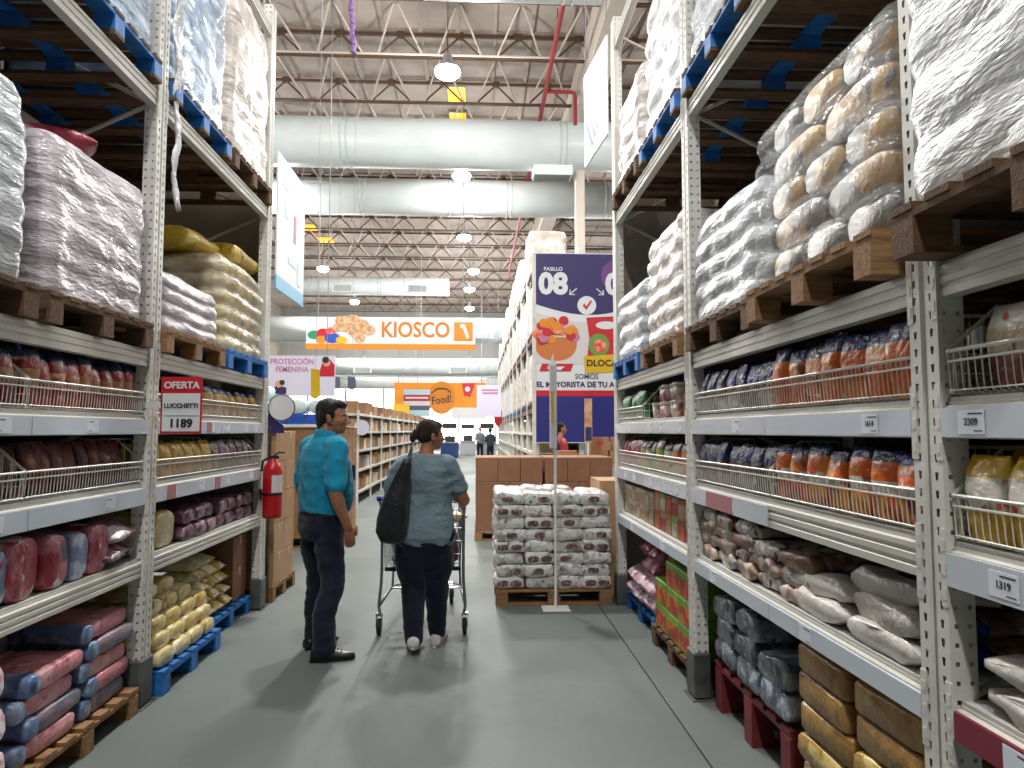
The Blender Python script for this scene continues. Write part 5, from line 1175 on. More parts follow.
for q in range(14):
    for j in range(4):
        for i in range(1):
            a_ = (gb_[rf.choice((0, 1, 3, 6))], (GX-.25, GY[q]+.28+j*.44, 1.93+i*.345), rf.uniform(-.08, .08))
            if q < 6: tag(put(a_[0], 'stored_carton', None, a_[1], (0, 0, a_[2])), 'brown carton on top of far left shelving, %s bay, %s%s' % (ORD[q], ORD[j], ', upper' if i else ''), 'carton', 'cartons on top of the far left shelving')
            else: rest.append(a_)
join_stuff('distant_shelf_stock', rest, 'distant cartons filling the far end of the left shelving', 'cartons')
t = thing('shelf_disc', 'small round white disc sign on the far left shelving end', 'sign', (-2.42, 15.3, 1.5)); disc_part('face', 'sg_lilac', t, -2.42, 1.62, .16, 15.3, .01); MB().box(-2.545, -2.40, 15.3, 15.48, 1.60, 1.64).build('bracket', 'brace_steel', t)
# ------------------------------------------------------------------ checkouts by the windows
M('till_blue', '#2a4a8a', 0.5); M('till_grey', '#a8acae', 0.5); M('till_dark', '#2a2c30', 0.5)
for q, (x, yy, m) in enumerate(((-1.6, 42, 'till_blue'), (0.6, 43, 'till_grey'), (-0.6, 47, 'till_grey'))):
    t = thing('checkout', ['blue checkout counter with raised screen far ahead', 'grey checkout counter by the far rack', 'grey checkout counter nearest the bright windows'][q], 'checkout', (x, yy, 0))
    MB().cbox(x-.5, x+.5, yy, yy+2.2, 0, .85, .02).build('counter', m, t); MB().box(x-.55, x+.55, yy-.05, yy+2.25, .85, .9).build('worktop', 'till_grey', t); MB().tube([(x, yy+.3, .9), (x, yy+.3, 1.75)], 0.03, 8).build('screen_arm', 'till_dark', t); MB().cbox(x-.42, x+.42, yy+.25, yy+.33, 1.7, 2.0, .01).build('screen', 'till_dark', t)
    MB().cbox(x-.3, x+.3, yy+.9, yy+1.4, .9, 1.25, .02).build('till', 'till_dark', t)
# ------------------------------------------------------------------ people
def skinmat(name, c1, c2):
    m = bpy.data.materials.new(name); nt, N, L, p = nodes_of(m); setup(p, srgb(c1), 0.5)
    L.new(mix_rgb(N, L, ramp(N, L, noise_tex(N, L, 14, 3), .35, .7), srgb(c1), srgb(c2)), p.inputs['Base Color'])
    p.inputs['Subsurface Weight'].default_value = 0.08; p.inputs['Subsurface Radius'].default_value = (.01, .004, .002); MATS[name] = m
skinmat('skin', '#a87658', '#94634a'); skinmat('skin_far', '#b08068', '#a07058')
def cloth(name, c1, c2, wr=0.6, sc=(1, 1, 1)):
    m = bpy.data.materials.new(name); nt, N, L, p = nodes_of(m); setup(p, srgb(c1), 0.85, 0, .25)
    f = noise_tex(N, L, 7, 4, sc, (0.5, 0.4, 0.2), rough=.55)
    L.new(mix_rgb(N, L, ramp(N, L, f, .35, .7), srgb(c1), srgb(c2)), p.inputs['Base Color']); bump(N, L, p, f, wr, .05); p.inputs['Sheen Weight'].default_value = .15; MATS[name] = m
cloth('teal_knit', '#138fb2', '#0f7fa2', .5, (1, 1, .45)); cloth('navy_denim', '#10172a', '#182136', .6, (1, 1, .5)); cloth('grey_jersey', '#6f848d', '#61757f', .6, (1, 1, 1.5)); cloth('navy_knit', '#0c1126', '#12182f', .4, (1, 1, .4))
cloth('black_leather', '#14161a', '#22262b', .5); cloth('vest_red', '#a02a34', '#8a2230', .3); cloth('vest_navy', '#20283e', '#1a2032', .3); cloth('hair_black', '#100d0c', '#1d1715', .8, (3, 3, .8)); cloth('hair_brown', '#1c1310', '#2e2019', .8, (3, 3, .8)); cloth('dark_shirt', '#3a3f48', '#2f343c')
MATS['hair_black'].node_tree.nodes['Principled BSDF'].inputs['Roughness'].default_value = .45; MATS['black_leather'].node_tree.nodes['Principled BSDF'].inputs['Roughness'].default_value = .4
M('shoe_black', '#15161a', .35); M('shoe_white', '#cfcdd2', .6, 0, '#b8a8ae', 12); M('sole_white', '#dcdcde', .6); M('belt', '#1c1512', .5); M('eye_white', '#d8d4d0', .3); M('eye_dark', '#1a1210', .2); M('lip', '#7a4540', .5); M('glasses', '#1c1c20', .3)
def fuse(mb, voxel, iters, mat, name, parent, fac=0.5, fold=0.0, fs=(9, 9, 16), sd=0):
    me = mb.mesh(name, mat); o = bpy.data.objects.new(name, me); COL.objects.link(o)
    r = o.modifiers.new('r', 'REMESH'); r.mode = 'VOXEL'; r.voxel_size = voxel; r.use_smooth_shade = True
    sm = o.modifiers.new('s', 'SMOOTH'); sm.factor = fac; sm.iterations = iters
    dg = bpy.context.evaluated_depsgraph_get(); new = bpy.data.meshes.new_from_object(o.evaluated_get(dg))
    bpy.data.objects.remove(o); new.name = name
    if not new.materials: new.materials.append(MATS[mat])
    if fold:                                                   # cloth folds
        nr = [v.normal.copy() for v in new.vertices]
        for v, q in zip(new.vertices, nr):
            c = Vector((v.co.x*fs[0]+v.co.z*fs[0]*.5, v.co.y*fs[1]-v.co.z*3, v.co.z*fs[2]+sd)); w = noise.noise(c)
            v.co += q*fold*((1-abs(w)*2.2)+0.5*noise.noise(c*2.1))
    new.polygons.foreach_set('use_smooth', [True]*len(new.polygons))
    return put(new, name, parent)
def torso(b, rings, n=28, p=2.4, grow=0.0):
    R_ = []
    for (z, hw, hd, cy) in rings:
        ring = []
        for k in range(n):
            a = 2*math.pi*k/n; ca, sa = math.cos(a), math.sin(a)
            ring.append(((hw+grow)*sgn(ca)*abs(ca)**(2/p), cy+(hd+grow)*sgn(sa)*abs(sa)**(2/p), z))
        R_.append(ring)
    b.loft(R_)
def limb(b, pts, rr, n=16):
    """smooth tapering limb through joints, densified"""
    P = [Vector(p) for p in pts]; out = []; ro = []
    for i in range(len(P)-1):
        for s in range(6):
            t = s/6
            p0 = P[max(0, i-1)]; p1 = P[i]; p2 = P[i+1]; p3 = P[min(len(P)-1, i+2)]
            q = 0.5*((2*p1)+(p2-p0)*t+(2*p0-5*p1+4*p2-p3)*t*t+(3*p1-p0-3*p2+p3)*t**3)
            q = q.lerp(p1.lerp(p2, t), 0.5); out.append(q); ro.append(rr[i]+(rr[i+1]-rr[i])*(t*t*(3-2*t)))
    out.append(P[-1]); ro.append(rr[-1])
    b.tube(out, ro, n)
    b.ell(P[0], (rr[0],)*3, 14, 8); b.ell(P[-1], (rr[-1],)*3, 14, 8)
def hand(b, wrist, d, nrm, thumb, curl=0.35, s=1.0):
    """palm, four bent fingers and a thumb; d: direction of the palm, nrm: palm normal (fingers curl that way), thumb: side of the thumb"""
    w = Vector(wrist); d = Vector(d).normalized(); nv = Vector(nrm); nv = (nv-d*nv.dot(d)).normalized(); t = Vector(thumb); t = (t-d*t.dot(d)-nv*t.dot(nv)).normalized()
    m = Matrix((t, nv, d)).transposed()
    b.ell(w+d*.045*s, (.038*s, .016*s, .055*s), 16, 10, rot=m); b.ell(w+d*.065*s-t*.004, (.039*s, .014*s, .035*s), 16, 10, rot=m); b.tube([w-d*.03, w+d*.02], [(.024*s, .028*s), (.02*s, .03*s)], 12)
    for i, (o_, l) in enumerate(((.028, .075), (.010, .083), (-.009, .077), (-.027, .060))):
        p = w+d*.090*s+t*o_*s; a = 0; pts = [w+d*.06*s+t*o_*s, p]
        for sg_, f in enumerate((.45, .32, .23)):
            a += curl*(1.0, 1.25, .9)[sg_]; p = p+(d*math.cos(a)+nv*math.sin(a))*l*f*s; pts.append(p)
        b.tube(pts, [.0095*s, .0092*s, .0086*s, .0078*s, .006*s], 10); b.ell(pts[-1], (.006*s,)*3, 8, 6)
    p = w+d*.022*s+t*.026*s; pts = [w+d*.01*s+t*.01*s, p, p+(t*.6+d*.8+nv*.25).normalized()*.036*s, p+(t*.6+d*.8+nv*.25).normalized()*.036*s+(t*.15+d+nv*(.3+curl*.6)).normalized()*.032*s]
    b.tube(pts, [.014*s, .0125*s, .0105*s, .0075*s], 10); b.ell(pts[-1], (.0075*s,)*3, 8, 6)
def head(b, c, yaw, pitch=0.0, s=1.0):
    """skull, jaw, nose, brow, ears; faces +y turned by yaw"""
    rot = Matrix.Rotation(yaw, 3, 'Z') @ Matrix.Rotation(pitch, 3, 'X'); c = Vector(c)
    def P(x, y, z): return c + rot @ (Vector((x, y, z))*s)
    def E(x, y, z, rx, ry, rz): b.ell(P(x, y, z), (rx*s, ry*s, rz*s), 18, 12, rot=rot)
    E(0, -.010, .030, .076, .096, .085); E(0, .018, -.012, .066, .078, .082); E(0, .036, -.062, .048, .048, .045); E(0, .068, -.085, .022, .020, .018)
    E(0, .070, .020, .052, .022, .016); E(.036, .062, -.022, .022, .02, .024); E(-.036, .062, -.022, .022, .02, .024)
    b.tube([P(0, .088, .012), P(0, .105, -.014), P(0, .114, -.030)], [.008*s, .011*s, .014*s], 10); E(.010, .100, -.034, .009, .011, .008); E(-.010, .100, -.034, .009, .011, .008)
    E(0, .086, -.056, .022, .012, .006); E(0, .085, -.066, .019, .012, .007)
    for q in (-1, 1): E(q*.077, -.008, -.012, .010, .019, .031); E(q*.082, -.014, .004, .008, .016, .016)
    return P, rot
def face(parent, P, s=1.0, glasses=False, hairmat='hair_black'):
    for q in (-1, 1):
        MB().ell(P(q*.030, .076, .002), (.012*s, .010*s, .009*s), 12, 8).build('eye', 'eye_white', parent, True, False); MB().ell(P(q*.031, .084, .002), (.005*s, .004*s, .006*s), 10, 6).build('iris', 'eye_dark', parent, True, False)
        MB().tube([P(q*.014, .089, .021), P(q*.032, .086, .027), P(q*.050, .070, .021)], [.003*s, .005*s, .003*s], 8).build('eyebrow', hairmat, parent, True, False)
    MB().tube([P(-.022, .088, -.0605), P(0, .098, -.061), P(.022, .088, -.0605)], [.0025*s, .0042*s, .0025*s], 8).build('mouth', 'lip', parent, True, False)
    if glasses:
        g = MB()
        for q in (-1, 1):
            g.tube([P(q*.031+.022*math.cos(a), .098, .002+.016*math.sin(a)) for a in [2*math.pi*k/12 for k in range(13)]], .0018, 6)
            g.tube([P(q*.053, .097, .006), P(q*.078, .05, .008), P(q*.084, -.012, .004)], .0018, 6)
        g.tube([P(-.009, .1, .005), P(.009, .1, .005)], .0018, 6); g.build('glasses', 'glasses', parent, False, False)
def shoe(parent, ankle, yaw, mat, sole, L=0.28, heel=0.0, toe_up=0.0):
    rot = Matrix.Rotation(yaw, 3, 'Z'); a = Vector((ankle[0], ankle[1], 0)); lift = ankle[2]
    rings = []; prof = [(-.085, .033, .060), (-.078, .041, .085), (-.03, .045, .100), (.02, .047, .090), (.07, .050, .068), (.12, .053, .056), (.165, .048, .048), (.19, .032, .036)]
    k_ = L/0.28
    for y, w, h in prof:
        ring = []
        for k in range(16):
            t = 2*math.pi*k/16; x = w*math.cos(t); z = h*0.5+h*0.5*math.sin(t); z = max(.016, z)
            tilt = heel*(0.19-y)/0.275
            ring.append(tuple(a + rot @ Vector((x, y*k_, z+lift+tilt))))
        rings.append(ring)
    t_ = MB(); t_.loft(rings); o = t_.build('shoe', mat, parent, True, False)
    rings = []
    for zz in (0.0, .018):
        ring = []
        for k in range(24):
            t = 2*math.pi*k/24; y = .052+.142*math.cos(t); x = .046*math.sin(t)*(0.86+.16*math.cos(t-0.4)); tilt = heel*(0.19-y)/0.275
            ring.append(tuple(a + rot @ Vector((x, y*k_, zz+lift+tilt))))
        rings.append(ring)
    s_ = MB(); s_.loft(rings); s_.build('sole', sole, o, False, False)
    lc = MB()
    for q in range(4): y = .045+q*.02; lc.tube([tuple(a + rot @ Vector((-.02, y*k_, .088-q*.009+lift+heel*(0.19-y)/.275))), tuple(a + rot @ Vector((0, y*k_+.004, .094-q*.009+lift+heel*(0.19-y)/.275))), tuple(a + rot @ Vector((.02, y*k_, .088-q*.009+lift+heel*(0.19-y)/.275)))], .003, 5)
    lc.build('laces', sole, o, False, False)
    return o
# ---- the man: back half turned to us, looking right
def build_man():
    t = thing('person', 'person in teal polo shirt and dark jeans standing with arms down', 'person', (-1.085, 5.19, 0), R(-52))
    RH, LH = (.10, 0, .92), (-.10, 0, .92)
    RA, LA = (.165, -.055, .10), (-.165, .04, .10); RK, LK = (.140, .015, .52), (-.145, .045, .52)
    RS, LS = (.205, -.005, 1.435), (-.205, -.005, 1.435)
    RE, LE = (.270, -.045, 1.13), (-.275, -.03, 1.13); RW, LW = (.265, .055, .895), (-.275, .06, .895)
    hc = (0.01, .06, 1.645); yaw = R(-38)
    b = MB()
    tr = [(.86, .16, .11, 0), (.95, .17, .125, 0), (1.1, .17, .13, .01), (1.25, .175, .125, .01), (1.38, .18, .11, 0), (1.45, .14, .085, 0), (1.49, .07, .06, .0)]
    torso(b, tr); limb(b, [(0, .0, 1.42), (0, .012, 1.50), (0, .03, 1.585)], [.068, .060, .056]); P, rot = head(b, hc, yaw, R(-3), 1.07)
    for S, E_, W_, sd in ((RS, RE, RW, 1), (LS, LE, LW, -1)):
        limb(b, [S, E_, W_], [.060, .046, .031]); b.ell(Vector(E_).lerp(Vector(W_), .3), (.044, .044, .06), 12, 8)
        hand(b, W_, (Vector(W_)-Vector(E_))*0.7+Vector((0, .0, -.12)), (-sd, 0.1, 0), (0, 1, 0), .34)
    for H, K, A in ((RH, RK, RA), (LH, LK, LA)): limb(b, [H, K, A], [.08, .055, .04])
    body = fuse(b, .0058, 3, 'skin', 'body', t); face(body, P)
    h = MB(); rt = rot
    def HE(x, y, z, rx, ry, rz): h.ell(P(x, y, z), (rx*1.07, ry*1.07, rz*1.07), 18, 12, rot=rt)
    HE(0, -.026, .052, .083, .095, .082); HE(0, -.052, .010, .080, .066, .078); HE(0, .030, .088, .062, .062, .038); HE(.068, -.004, .022, .018, .030, .045); HE(-.068, -.004, .022, .018, .030, .045); HE(0, -.068, -.045, .058, .038, .04)
    fuse(h, .006, 3, 'hair_black', 'hair', t)
    s = MB()
    tr = [(.965, .182, .150, .008), (.99, .190, .158, .010), (1.06, .204, .172, .022), (1.14, .208, .178, .026), (1.24, .212, .168, .018), (1.34, .222, .150, .006), (1.42, .214, .122, 0), (1.47, .160, .094, 0), (1.505, .088, .075, .004)]
    torso(s, tr, p=2.3)
    for S, E_, sd in ((RS, RE, 1), (LS, LE, -1)):
        S = Vector(S); E2 = S.lerp(Vector(E_), .80); limb(s, [S-Vector((sd*.06, 0, -.010)), S+Vector((sd*.004, 0, 0)), S.lerp(E2, .5), E2], [.074, .076, .077, .073])
    fuse(s, .007, 4, 'teal_knit', 'polo_shirt', t, fold=.006, fs=(7, 7, 9))
    c = MB(); n = 24
    c.loft([[((r*1.02)*math.cos(2*math.pi*k/n), .010+off+(r)*math.sin(2*math.pi*k/n), z+0.018*-math.sin(2*math.pi*k/n)) for k in range(n)] for r, z, off in ((.084, 1.488, 0), (.080, 1.535, .006), (.072, 1.548, .008), (.066, 1.535, .006), (.066, 1.49, 0))], False, False); c.build('collar', 'teal_knit', t, True, False)
    MB().cbox(.06, .15, .150, .172, 1.20, 1.31, .006).build('chest_pocket', 'vest_navy', t, False, False)
    p = MB(); torso(p, [(.80, .165, .135, 0), (.88, .182, .150, -.006), (.95, .184, .150, 0), (1.0, .182, .146, .006)], p=2.4)
    for H, K, A, sd in ((RH, RK, RA, 1), (LH, LK, LA, -1)): limb(p, [(H[0], H[1]-.005, .86), (H[0]*1.1, H[1], .72), K, (A[0], A[1]-.004, .30), (A[0], A[1], .095)], [.100, .098, .079, .073, .076])
    fuse(p, .007, 3, 'navy_denim', 'jeans', t, fold=.007, fs=(5, 5, 12), sd=4)
    bl = MB(); n = 32
    bl.loft([[((.190)*sgn(math.cos(a))*abs(math.cos(a))**(2/2.4), .006+.156*sgn(math.sin(a))*abs(math.sin(a))**(2/2.4), z) for a in [2*math.pi*k/n for k in range(n)]] for z in (.962, .995)], False, False); bl.build('belt', 'belt', t, True, False)
    shoe(t, (RA[0], RA[1], 0), R(-22), 'shoe_black', 'shoe_black', .30); shoe(t, (LA[0], LA[1], 0), R(18), 'shoe_black', 'shoe_black', .30)
    MB().box(-.045, .0, -.1545, -.1515, .90, .912).build('pocket_tag', 'sole_white', t, False, False)
build_man()
# ---- the woman: seen from behind, pushing the trolley
def build_woman():
    t = thing('person', 'person in grey T-shirt and navy trousers pushing the trolley, seen from behind', 'person', (-.375, 5.27, 0), R(-2))
    RH, LH = (.095, 0, .80), (-.095, 0, .80); RA, LA = (.085, .10, .085), (-.060, -.10, .085); RK, LK = (.082, .075, .44), (-.076, .0, .44)
    RS, LS = (.158, 0, 1.300), (-.158, 0, 1.300); RE, LE = (.278, .05, 1.045), (-.268, .05, 1.045); RW, LW = (.235, .285, 1.075), (-.235, .285, 1.075)
    hc = (0.035, .035, 1.515); yaw = R(-62)
    b = MB(); tr = [(.70, .17, .12, 0), (.82, .185, .14, -.01), (.95, .165, .12, 0), (1.1, .155, .115, 0), (1.25, .165, .11, 0), (1.33, .14, .09, 0), (1.38, .07, .06, .0)]
    torso(b, tr); limb(b, [(0, 0, 1.32), (0.006, .01, 1.39), (.02, .022, 1.46)], [.062, .053, .050]); P, rot = head(b, hc, yaw, R(-4), .95)
    for S, E_, W_, sd in ((RS, RE, RW, 1), (LS, LE, LW, -1)):
        limb(b, [S, E_, W_], [.052, .047, .029]); b.ell(Vector(S).lerp(Vector(E_), .6), (.050, .050, .08), 12, 8); hand(b, W_, (-sd*.1, 1, -.15), (0, .15, -1), (-sd, 0, 0), .85, .92)
    for H, K, A in ((RH, RK, RA), (LH, LK, LA)): limb(b, [H, K, A], [.08, .055, .038])
    body = fuse(b, .0058, 3, 'skin', 'body', t); face(body, P, .95, True, 'hair_brown')
    h = MB()
    def HE(x, y, z, rx, ry, rz): h.ell(P(x, y, z), (rx, ry, rz), 18, 12, rot=rot)
    HE(0, -.022, .044, .082, .094, .082); HE(0, -.046, .008, .080, .064, .072); HE(0, .026, .080, .060, .060, .036); HE(.066, .0, .026, .018, .034, .038); HE(-.066, .0, .026, .018, .034, .038)
    HE(0, -.120, .004, .032, .034, .040); HE(0, -.142, -.022, .026, .024, .040)
    fuse(h, .006, 3, 'hair_brown', 'hair', t)
    s = MB(); tr = [(.745, .212, .165, -.012), (.80, .220, .172, -.014), (.88, .214, .160, -.006), (.98, .200, .145, 0), (1.08, .192, .140, .004), (1.18, .194, .140, .004), (1.26, .190, .128, 0), (1.315, .160, .108, -.004), (1.35, .112, .085, -.004), (1.38, .078, .066, 0)]
    torso(s, tr, p=2.3)
    for S, E_, sd in ((RS, RE, 1), (LS, LE, -1)):
        S = Vector(S); E2 = S.lerp(Vector(E_), .62); limb(s, [S-Vector((sd*.06, 0, -.012)), S+Vector((sd*.004, 0, 0)), S.lerp(E2, .5), E2], [.068, .072, .075, .074])
    fuse(s, .007, 4, 'grey_jersey', 't_shirt', t, fold=.007, fs=(5, 5, 11), sd=9)
    p = MB(); torso(p, [(.58, .12, .09, .01), (.64, .172, .125, -.002), (.70, .200, .148, -.016), (.76, .212, .160, -.02), (.81, .210, .156, -.018), (.86, .2, .14, -.01)], p=2.4)
    for H, K, A in ((RH, RK, RA), (LH, LK, LA)): limb(p, [(H[0], H[1]-.01, .76), (H[0]*1.02, (H[1]*.6+K[1]*.4)-.01, .62), K, (A[0]*.6+K[0]*.4, A[1]*.7+K[1]*.3, .24), (A[0], A[1], .10)], [.116, .114, .088, .074, .064])
    fuse(p, .007, 14, 'navy_knit', 'trousers', t, fold=.004, fs=(5, 5, 12), sd=2)
    shoe(t, (RA[0], RA[1], 0), R(-8), 'shoe_white', 'sole_white', .28); shoe(t, (LA[0], LA[1], 0), R(4), 'shoe_white', 'sole_white', .28, heel=.045)
    MB().tube([(.19, -.11, .78), (.215, -.08, .83), (.212, -.04, .84)], .016, 8).build('phone_pouch', 'navy_knit', t, True, False)
build_woman()
# shoulder bag hanging on the left shoulder, behind the arm
t = thing('shoulder_bag', 'black slouchy shoulder bag hanging from the left shoulder of the shopper', 'bag', (-.60, 5.14, .86))
b = MB(); rings = []
for z, cx, w, d in ((.775, -.590, .03, .03), (.79, -.592, .08, .055), (.85, -.592, .108, .075), (.94, -.585, .110, .080), (1.03, -.572, .098, .070), (1.12, -.552, .082, .050), (1.22, -.525, .060, .034), (1.31, -.497, .040, .022), (1.36, -.485, .026, .014)):
    rings.append([(cx+w*math.cos(2*math.pi*k/20)+.004*noise.noise(Vector((k, z*30, 0))), 5.085+d*math.sin(2*math.pi*k/20)+.006*noise.noise(Vector((z*20, k*.8, 3))), z+.006*noise.noise(Vector((k*.6, z*9, 7)))) for k in range(20)])
b.loft(rings); fuse_ = b.build('bag_body', 'black_leather', t, True)
MB().tube([(-.558, 5.08, 1.13), (-.520, 5.095, 1.24), (-.498, 5.125, 1.32), (-.480, 5.18, 1.385), (-.474, 5.24, 1.425), (-.476, 5.31, 1.405), (-.50, 5.395, 1.31), (-.535, 5.38, 1.2), (-.57, 5.25, 1.08), (-.585, 5.14, 1.06)], [(.008, .034)]*10, 8).build('strap', 'black_leather', t, True)
MB().tube([(-.556, 5.055, 1.13), (-.50, 5.09, 1.30), (-.463, 5.17, 1.398)], [(.006, .018)]*3, 8).build('strap', 'black_leather', t, True)
# ---- far people, built the same way with fewer details
def far_person(label, loc, rz, shirt, pants, hair, vest=None, hh=1.68, arm=0.25):
    t = thing('person', label, 'person', loc, rz); k = hh/1.68
    b = MB(); torso(b, [(.82*k, .15, .11, 0), (1.1*k, .15, .11, 0), (1.3*k, .17, .1, 0), (1.4*k, .09, .07, 0)], 20); limb(b, [(0, 0, 1.34*k), (0, .02, 1.5*k)], [.055, .05]); P, rot = head(b, (0, .025, 1.57*k), 0)
    for sd in (-1, 1):
        S, E_, W_ = (sd*.18, 0, 1.34*k), (sd*.23, .02, 1.08*k), (sd*.2, arm, 1.0*k); limb(b, [S, E_, W_], [.05, .042, .03]); hand(b, W_, (0, 1, -.3), (-sd, 0, 0), (0, 0, 1), .4); limb(b, [(sd*.09, 0, .8*k), (sd*.1, .02, .45*k), (sd*.1, 0, .08)], [.075, .05, .04])
    body = fuse(b, .009, 3, 'skin_far', 'body', t); face(body, P, 1, False, hair)
    h = MB(); h.ell(P(0, -.022, .05), (.083, .094, .08), 16, 10, rot=rot); h.ell(P(0, -.05, .01), (.08, .06, .075), 16, 10, rot=rot); fuse(h, .009, 2, hair, 'hair', t)
    s = MB(); torso(s, [(.88*k, .18, .135, 0), (1.1*k, .175, .13, 0), (1.28*k, .19, .12, 0), (1.36*k, .15, .09, 0), (1.41*k, .08, .07, 0)], 20)
    for sd in (-1, 1): S, E_ = Vector((sd*.15, 0, 1.33*k)), Vector((sd*.23, .02, 1.1*k)); limb(s, [S, E_], [.075, .065])
    fuse(s, .01, 3, shirt, 'shirt', t)
    if vest:
        v = MB(); torso(v, [(.88*k, .188, .143, 0), (1.1*k, .183, .138, 0), (1.28*k, .19, .128, 0), (1.36*k, .13, .10, 0)], 20); fuse(v, .01, 3, vest, 'vest', t)
    p = MB(); torso(p, [(.74*k, .15, .12, 0), (.9*k, .175, .13, 0)], 20)
    for sd in (-1, 1): limb(p, [(sd*.09, 0, .78*k), (sd*.1, .02, .45*k), (sd*.1, 0, .1)], [.09, .07, .06])
    fuse(p, .01, 3, pants, 'trousers', t); shoe(t, (.1, 0, 0), -.1, 'shoe_black', 'shoe_black'); shoe(t, (-.1, 0, 0), .1, 'shoe_black', 'shoe_black')
far_person('person in red and navy vest behind the carton blocks, before the purple banner', (1.60, 13.85, 0), R(-75), 'vest_red', 'navy_denim', 'hair_brown', 'vest_navy', 1.70)
far_person('person in dark top standing at the far checkouts, the right one', (0.62, 33.5, 0), R(30), 'dark_shirt', 'navy_denim', 'hair_black', None, 1.68)
far_person('person at the far checkouts, the left one of two', (0.15, 37.0, 0), R(-160), 'grey_jersey', 'navy_denim', 'hair_black', None, 1.75)

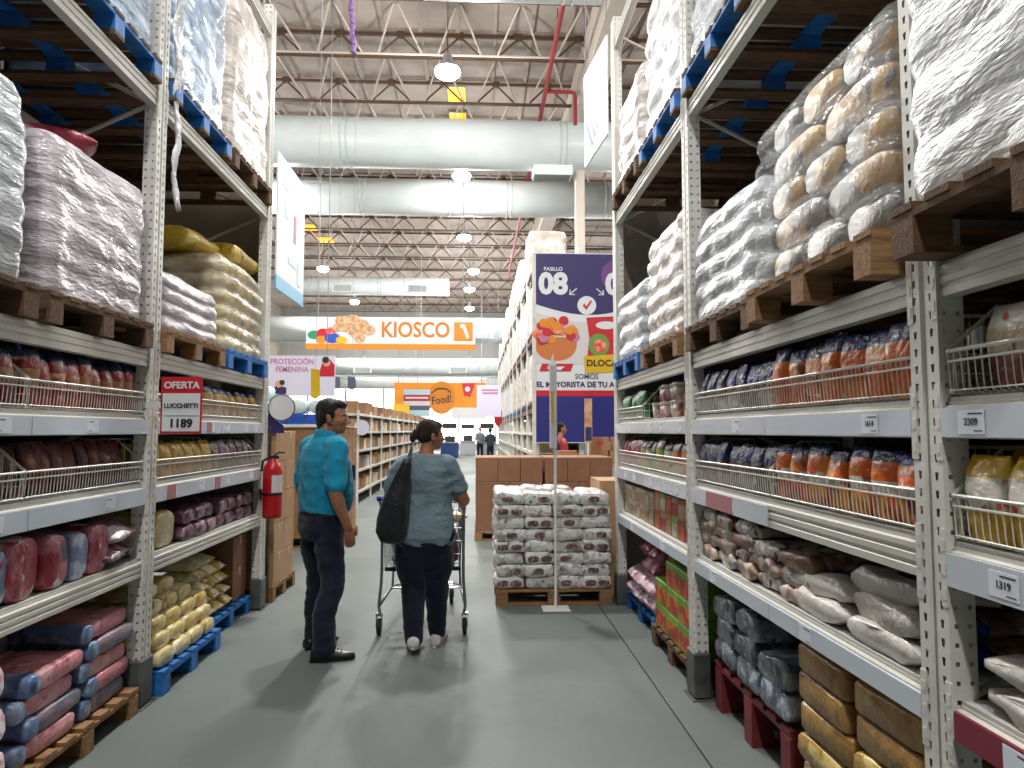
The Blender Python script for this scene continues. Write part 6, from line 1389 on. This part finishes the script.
# ------------------------------------------------------------------ shopping trolley
M('trolley_blue', '#2a3f8f', .4); M('trolley_steel', '#9aa0a6', .28, .85)
def build_trolley():
    cx = -.415; t = thing('shopping_trolley', 'steel wire shopping trolley with blue handle ends in front of the shopper', 'trolley', (cx, 6.0, 0))
    S = 'trolley_steel'; y0, y1 = 5.66, 6.52; hw0, hw1 = .31, .255; zt0, zt1, zb0, zb1 = 1.00, .93, .50, .56
    def W_(y): return hw0+(hw1-hw0)*(y-y0)/(y1-y0)
    def T(y): return zt0+(zt1-zt0)*(y-y0)/(y1-y0)
    def Bz(y): return zb0+(zb1-zb0)*(y-y0)/(y1-y0)
    MB().tube([(cx-.34, 5.585, 1.035), (cx+.34, 5.585, 1.035)], .015, 12).build('handle', S, t, True)
    for s in (-1, 1):
        MB().tube([(cx+s*.345, 5.585, 1.035), (cx+s*.27, 5.585, 1.035)], .020, 12).build('handle_end', 'trolley_blue', t, True)
        MB().tube([(cx+s*.335, 5.585, 1.035), (cx+s*.325, 5.63, 1.00), (cx+s*.315, 5.66, .90), (cx+s*.312, 5.66, .50), (cx+s*.315, 5.645, .38), (cx+s*.33, 5.64, .22), (cx+s*.32, 5.635, .16)], .012, 8).build('rear_upright', S, t, True)
        MB().tube([(cx+s*.33, 5.64, .215), (cx+s*.28, 6.1, .27), (cx+s*.20, 6.62, .19)], .012, 8).build('lower_rail', S, t, True)
        MB().tube([(cx+s*.28, 6.1, .27), (cx+s*.27, 6.15, .52)], .010, 8).build('strut', S, t, True)
    r = MB(); r.tube([(cx-W_(y0), y0, T(y0)), (cx-W_(y1), y1, T(y1)), (cx+W_(y1), y1, T(y1)), (cx+W_(y0), y0, T(y0)), (cx-W_(y0), y0, T(y0))], .008, 8); r.build('rim', S, t, True)
    for s in (-1, 1):
        b = MB()
        for k in range(19): y = y0+(y1-y0)*k/18; b.tube([(cx+s*W_(y), y, T(y)), (cx+s*W_(y)*.93, y, Bz(y))], .0028, 5)
        for q in range(1, 6): f = q/6; b.tube([(cx+s*W_(y0)*(1-.07*f), y0, T(y0)+(Bz(y0)-T(y0))*f), (cx+s*W_(y1)*(1-.07*f), y1, T(y1)+(Bz(y1)-T(y1))*f)], .004, 5)
        b.build('side_grid', S, t)
    for y, nm in ((y1, 'front_grid'), (y0, 'rear_gate')):
        b = MB(); n = 13
        for k in range(n+1): x = -1+2*k/n; b.tube([(cx+x*W_(y), y, T(y)), (cx+x*W_(y)*.93, y, Bz(y))], .0028, 5)
        for q in range(1, 5): f = q/5; b.tube([(cx-W_(y)*(1-.07*f), y, T(y)+(Bz(y)-T(y))*f), (cx+W_(y)*(1-.07*f), y, T(y)+(Bz(y)-T(y))*f)], .004, 5)
        b.build(nm, S, t)
    b = MB()
    for k in range(13): x = -1+2*k/12; b.tube([(cx+x*W_(y0)*.93, y0, Bz(y0)), (cx+x*W_(y1)*.93, y1, Bz(y1))], .003, 5)
    for k in range(8): y = y0+(y1-y0)*k/7; b.tube([(cx-W_(y)*.93, y, Bz(y)), (cx+W_(y)*.93, y, Bz(y))], .004, 5)
    b.build('basket_floor', S, t)
    b = MB()
    for k in range(7): x = -1+2*k/6; b.tube([(cx+x*.27, 6.0, .272), (cx+x*.21, 6.55, .20)], .005, 5)
    b.tube([(cx-.28, 6.0, .275), (cx+.28, 6.0, .275)], .008, 6); b.tube([(cx-.21, 6.55, .2), (cx+.21, 6.55, .2)], .008, 6); b.build('lower_tray', S, t)
    MB().cbox(cx-.29, cx+.29, y0-.012, y0+.012, .475, .505, .004).build('rear_bar', 'rubber', t); MB().box(cx-.2, cx+.2, y0+.01, y0+.016, .78, .97).build('child_seat_flap', 'trolley_blue', t)
    for x, y in ((-.325, 5.635), (.325, 5.635), (-.19, 6.64), (.19, 6.64)):
        w = MB(); n = 20; x_ = cx+x
        w.loft([[(x_+e, y+rr*math.cos(2*math.pi*k/n), .063+rr*math.sin(2*math.pi*k/n)) for k in range(n)] for e, rr in ((-.016, .050), (-.012, .062), (.012, .062), (.016, .050))]); wo = w.build('wheel', 'rubber', t, True)
        h = MB(); h.tube([(x_-.018, y, .063), (x_+.018, y, .063)], .02, 10); h.build('hub', 'trolley_steel', wo)
        f = MB(); f.box(x_-.024, x_-.019, y-.02, y+.02, .055, .145); f.box(x_+.019, x_+.024, y-.02, y+.02, .055, .145); f.box(x_-.024, x_+.024, y-.024, y+.024, .145, .165); f.build('caster_fork', S, t)
build_trolley()
MP('c_maroon', '#6d2440', [('#8d4a5e', .52, .6, 8)]); MP('c_teal', '#4a7a80', [('#a8c0c4', .5, .58, 9)]); MP('c_yellow', '#c09a2e', [('#e0d090', .55, .6, 9)])
bags('cart_maroon', 1, L=.30, W=.2, H=.16, zones=[(1, 'c_maroon')], stand=True, amp=.012); bags('cart_teal', 1, L=.26, W=.2, H=.12, zones=[(1, 'c_teal')], stand=True, amp=.012); bags('cart_yellow', 1, L=.3, W=.2, H=.09, zones=[(1, 'c_yellow')], pinch=(1, 1), amp=.012)
for ky, loc, rz, lab in (('cart_maroon', (-.24, 5.84, .525), .3, 'maroon bag standing in the trolley'), ('cart_teal', (-.60, 5.84, .525), -.2, 'teal bag standing in the trolley on the left'), ('cart_yellow', (-.24, 5.84, .815), .8, 'yellow pack lying on the maroon bag in the trolley'), ('cart_maroon', (-.40, 6.15, .545), 1.2, 'maroon bag farther forward in the trolley')):
    o = put(BAG[ky][0], 'shopping_bag', None, loc, (0, 0, rz), (1, 1, .95)); tag(o, lab, 'bag', 'shopping in the trolley')
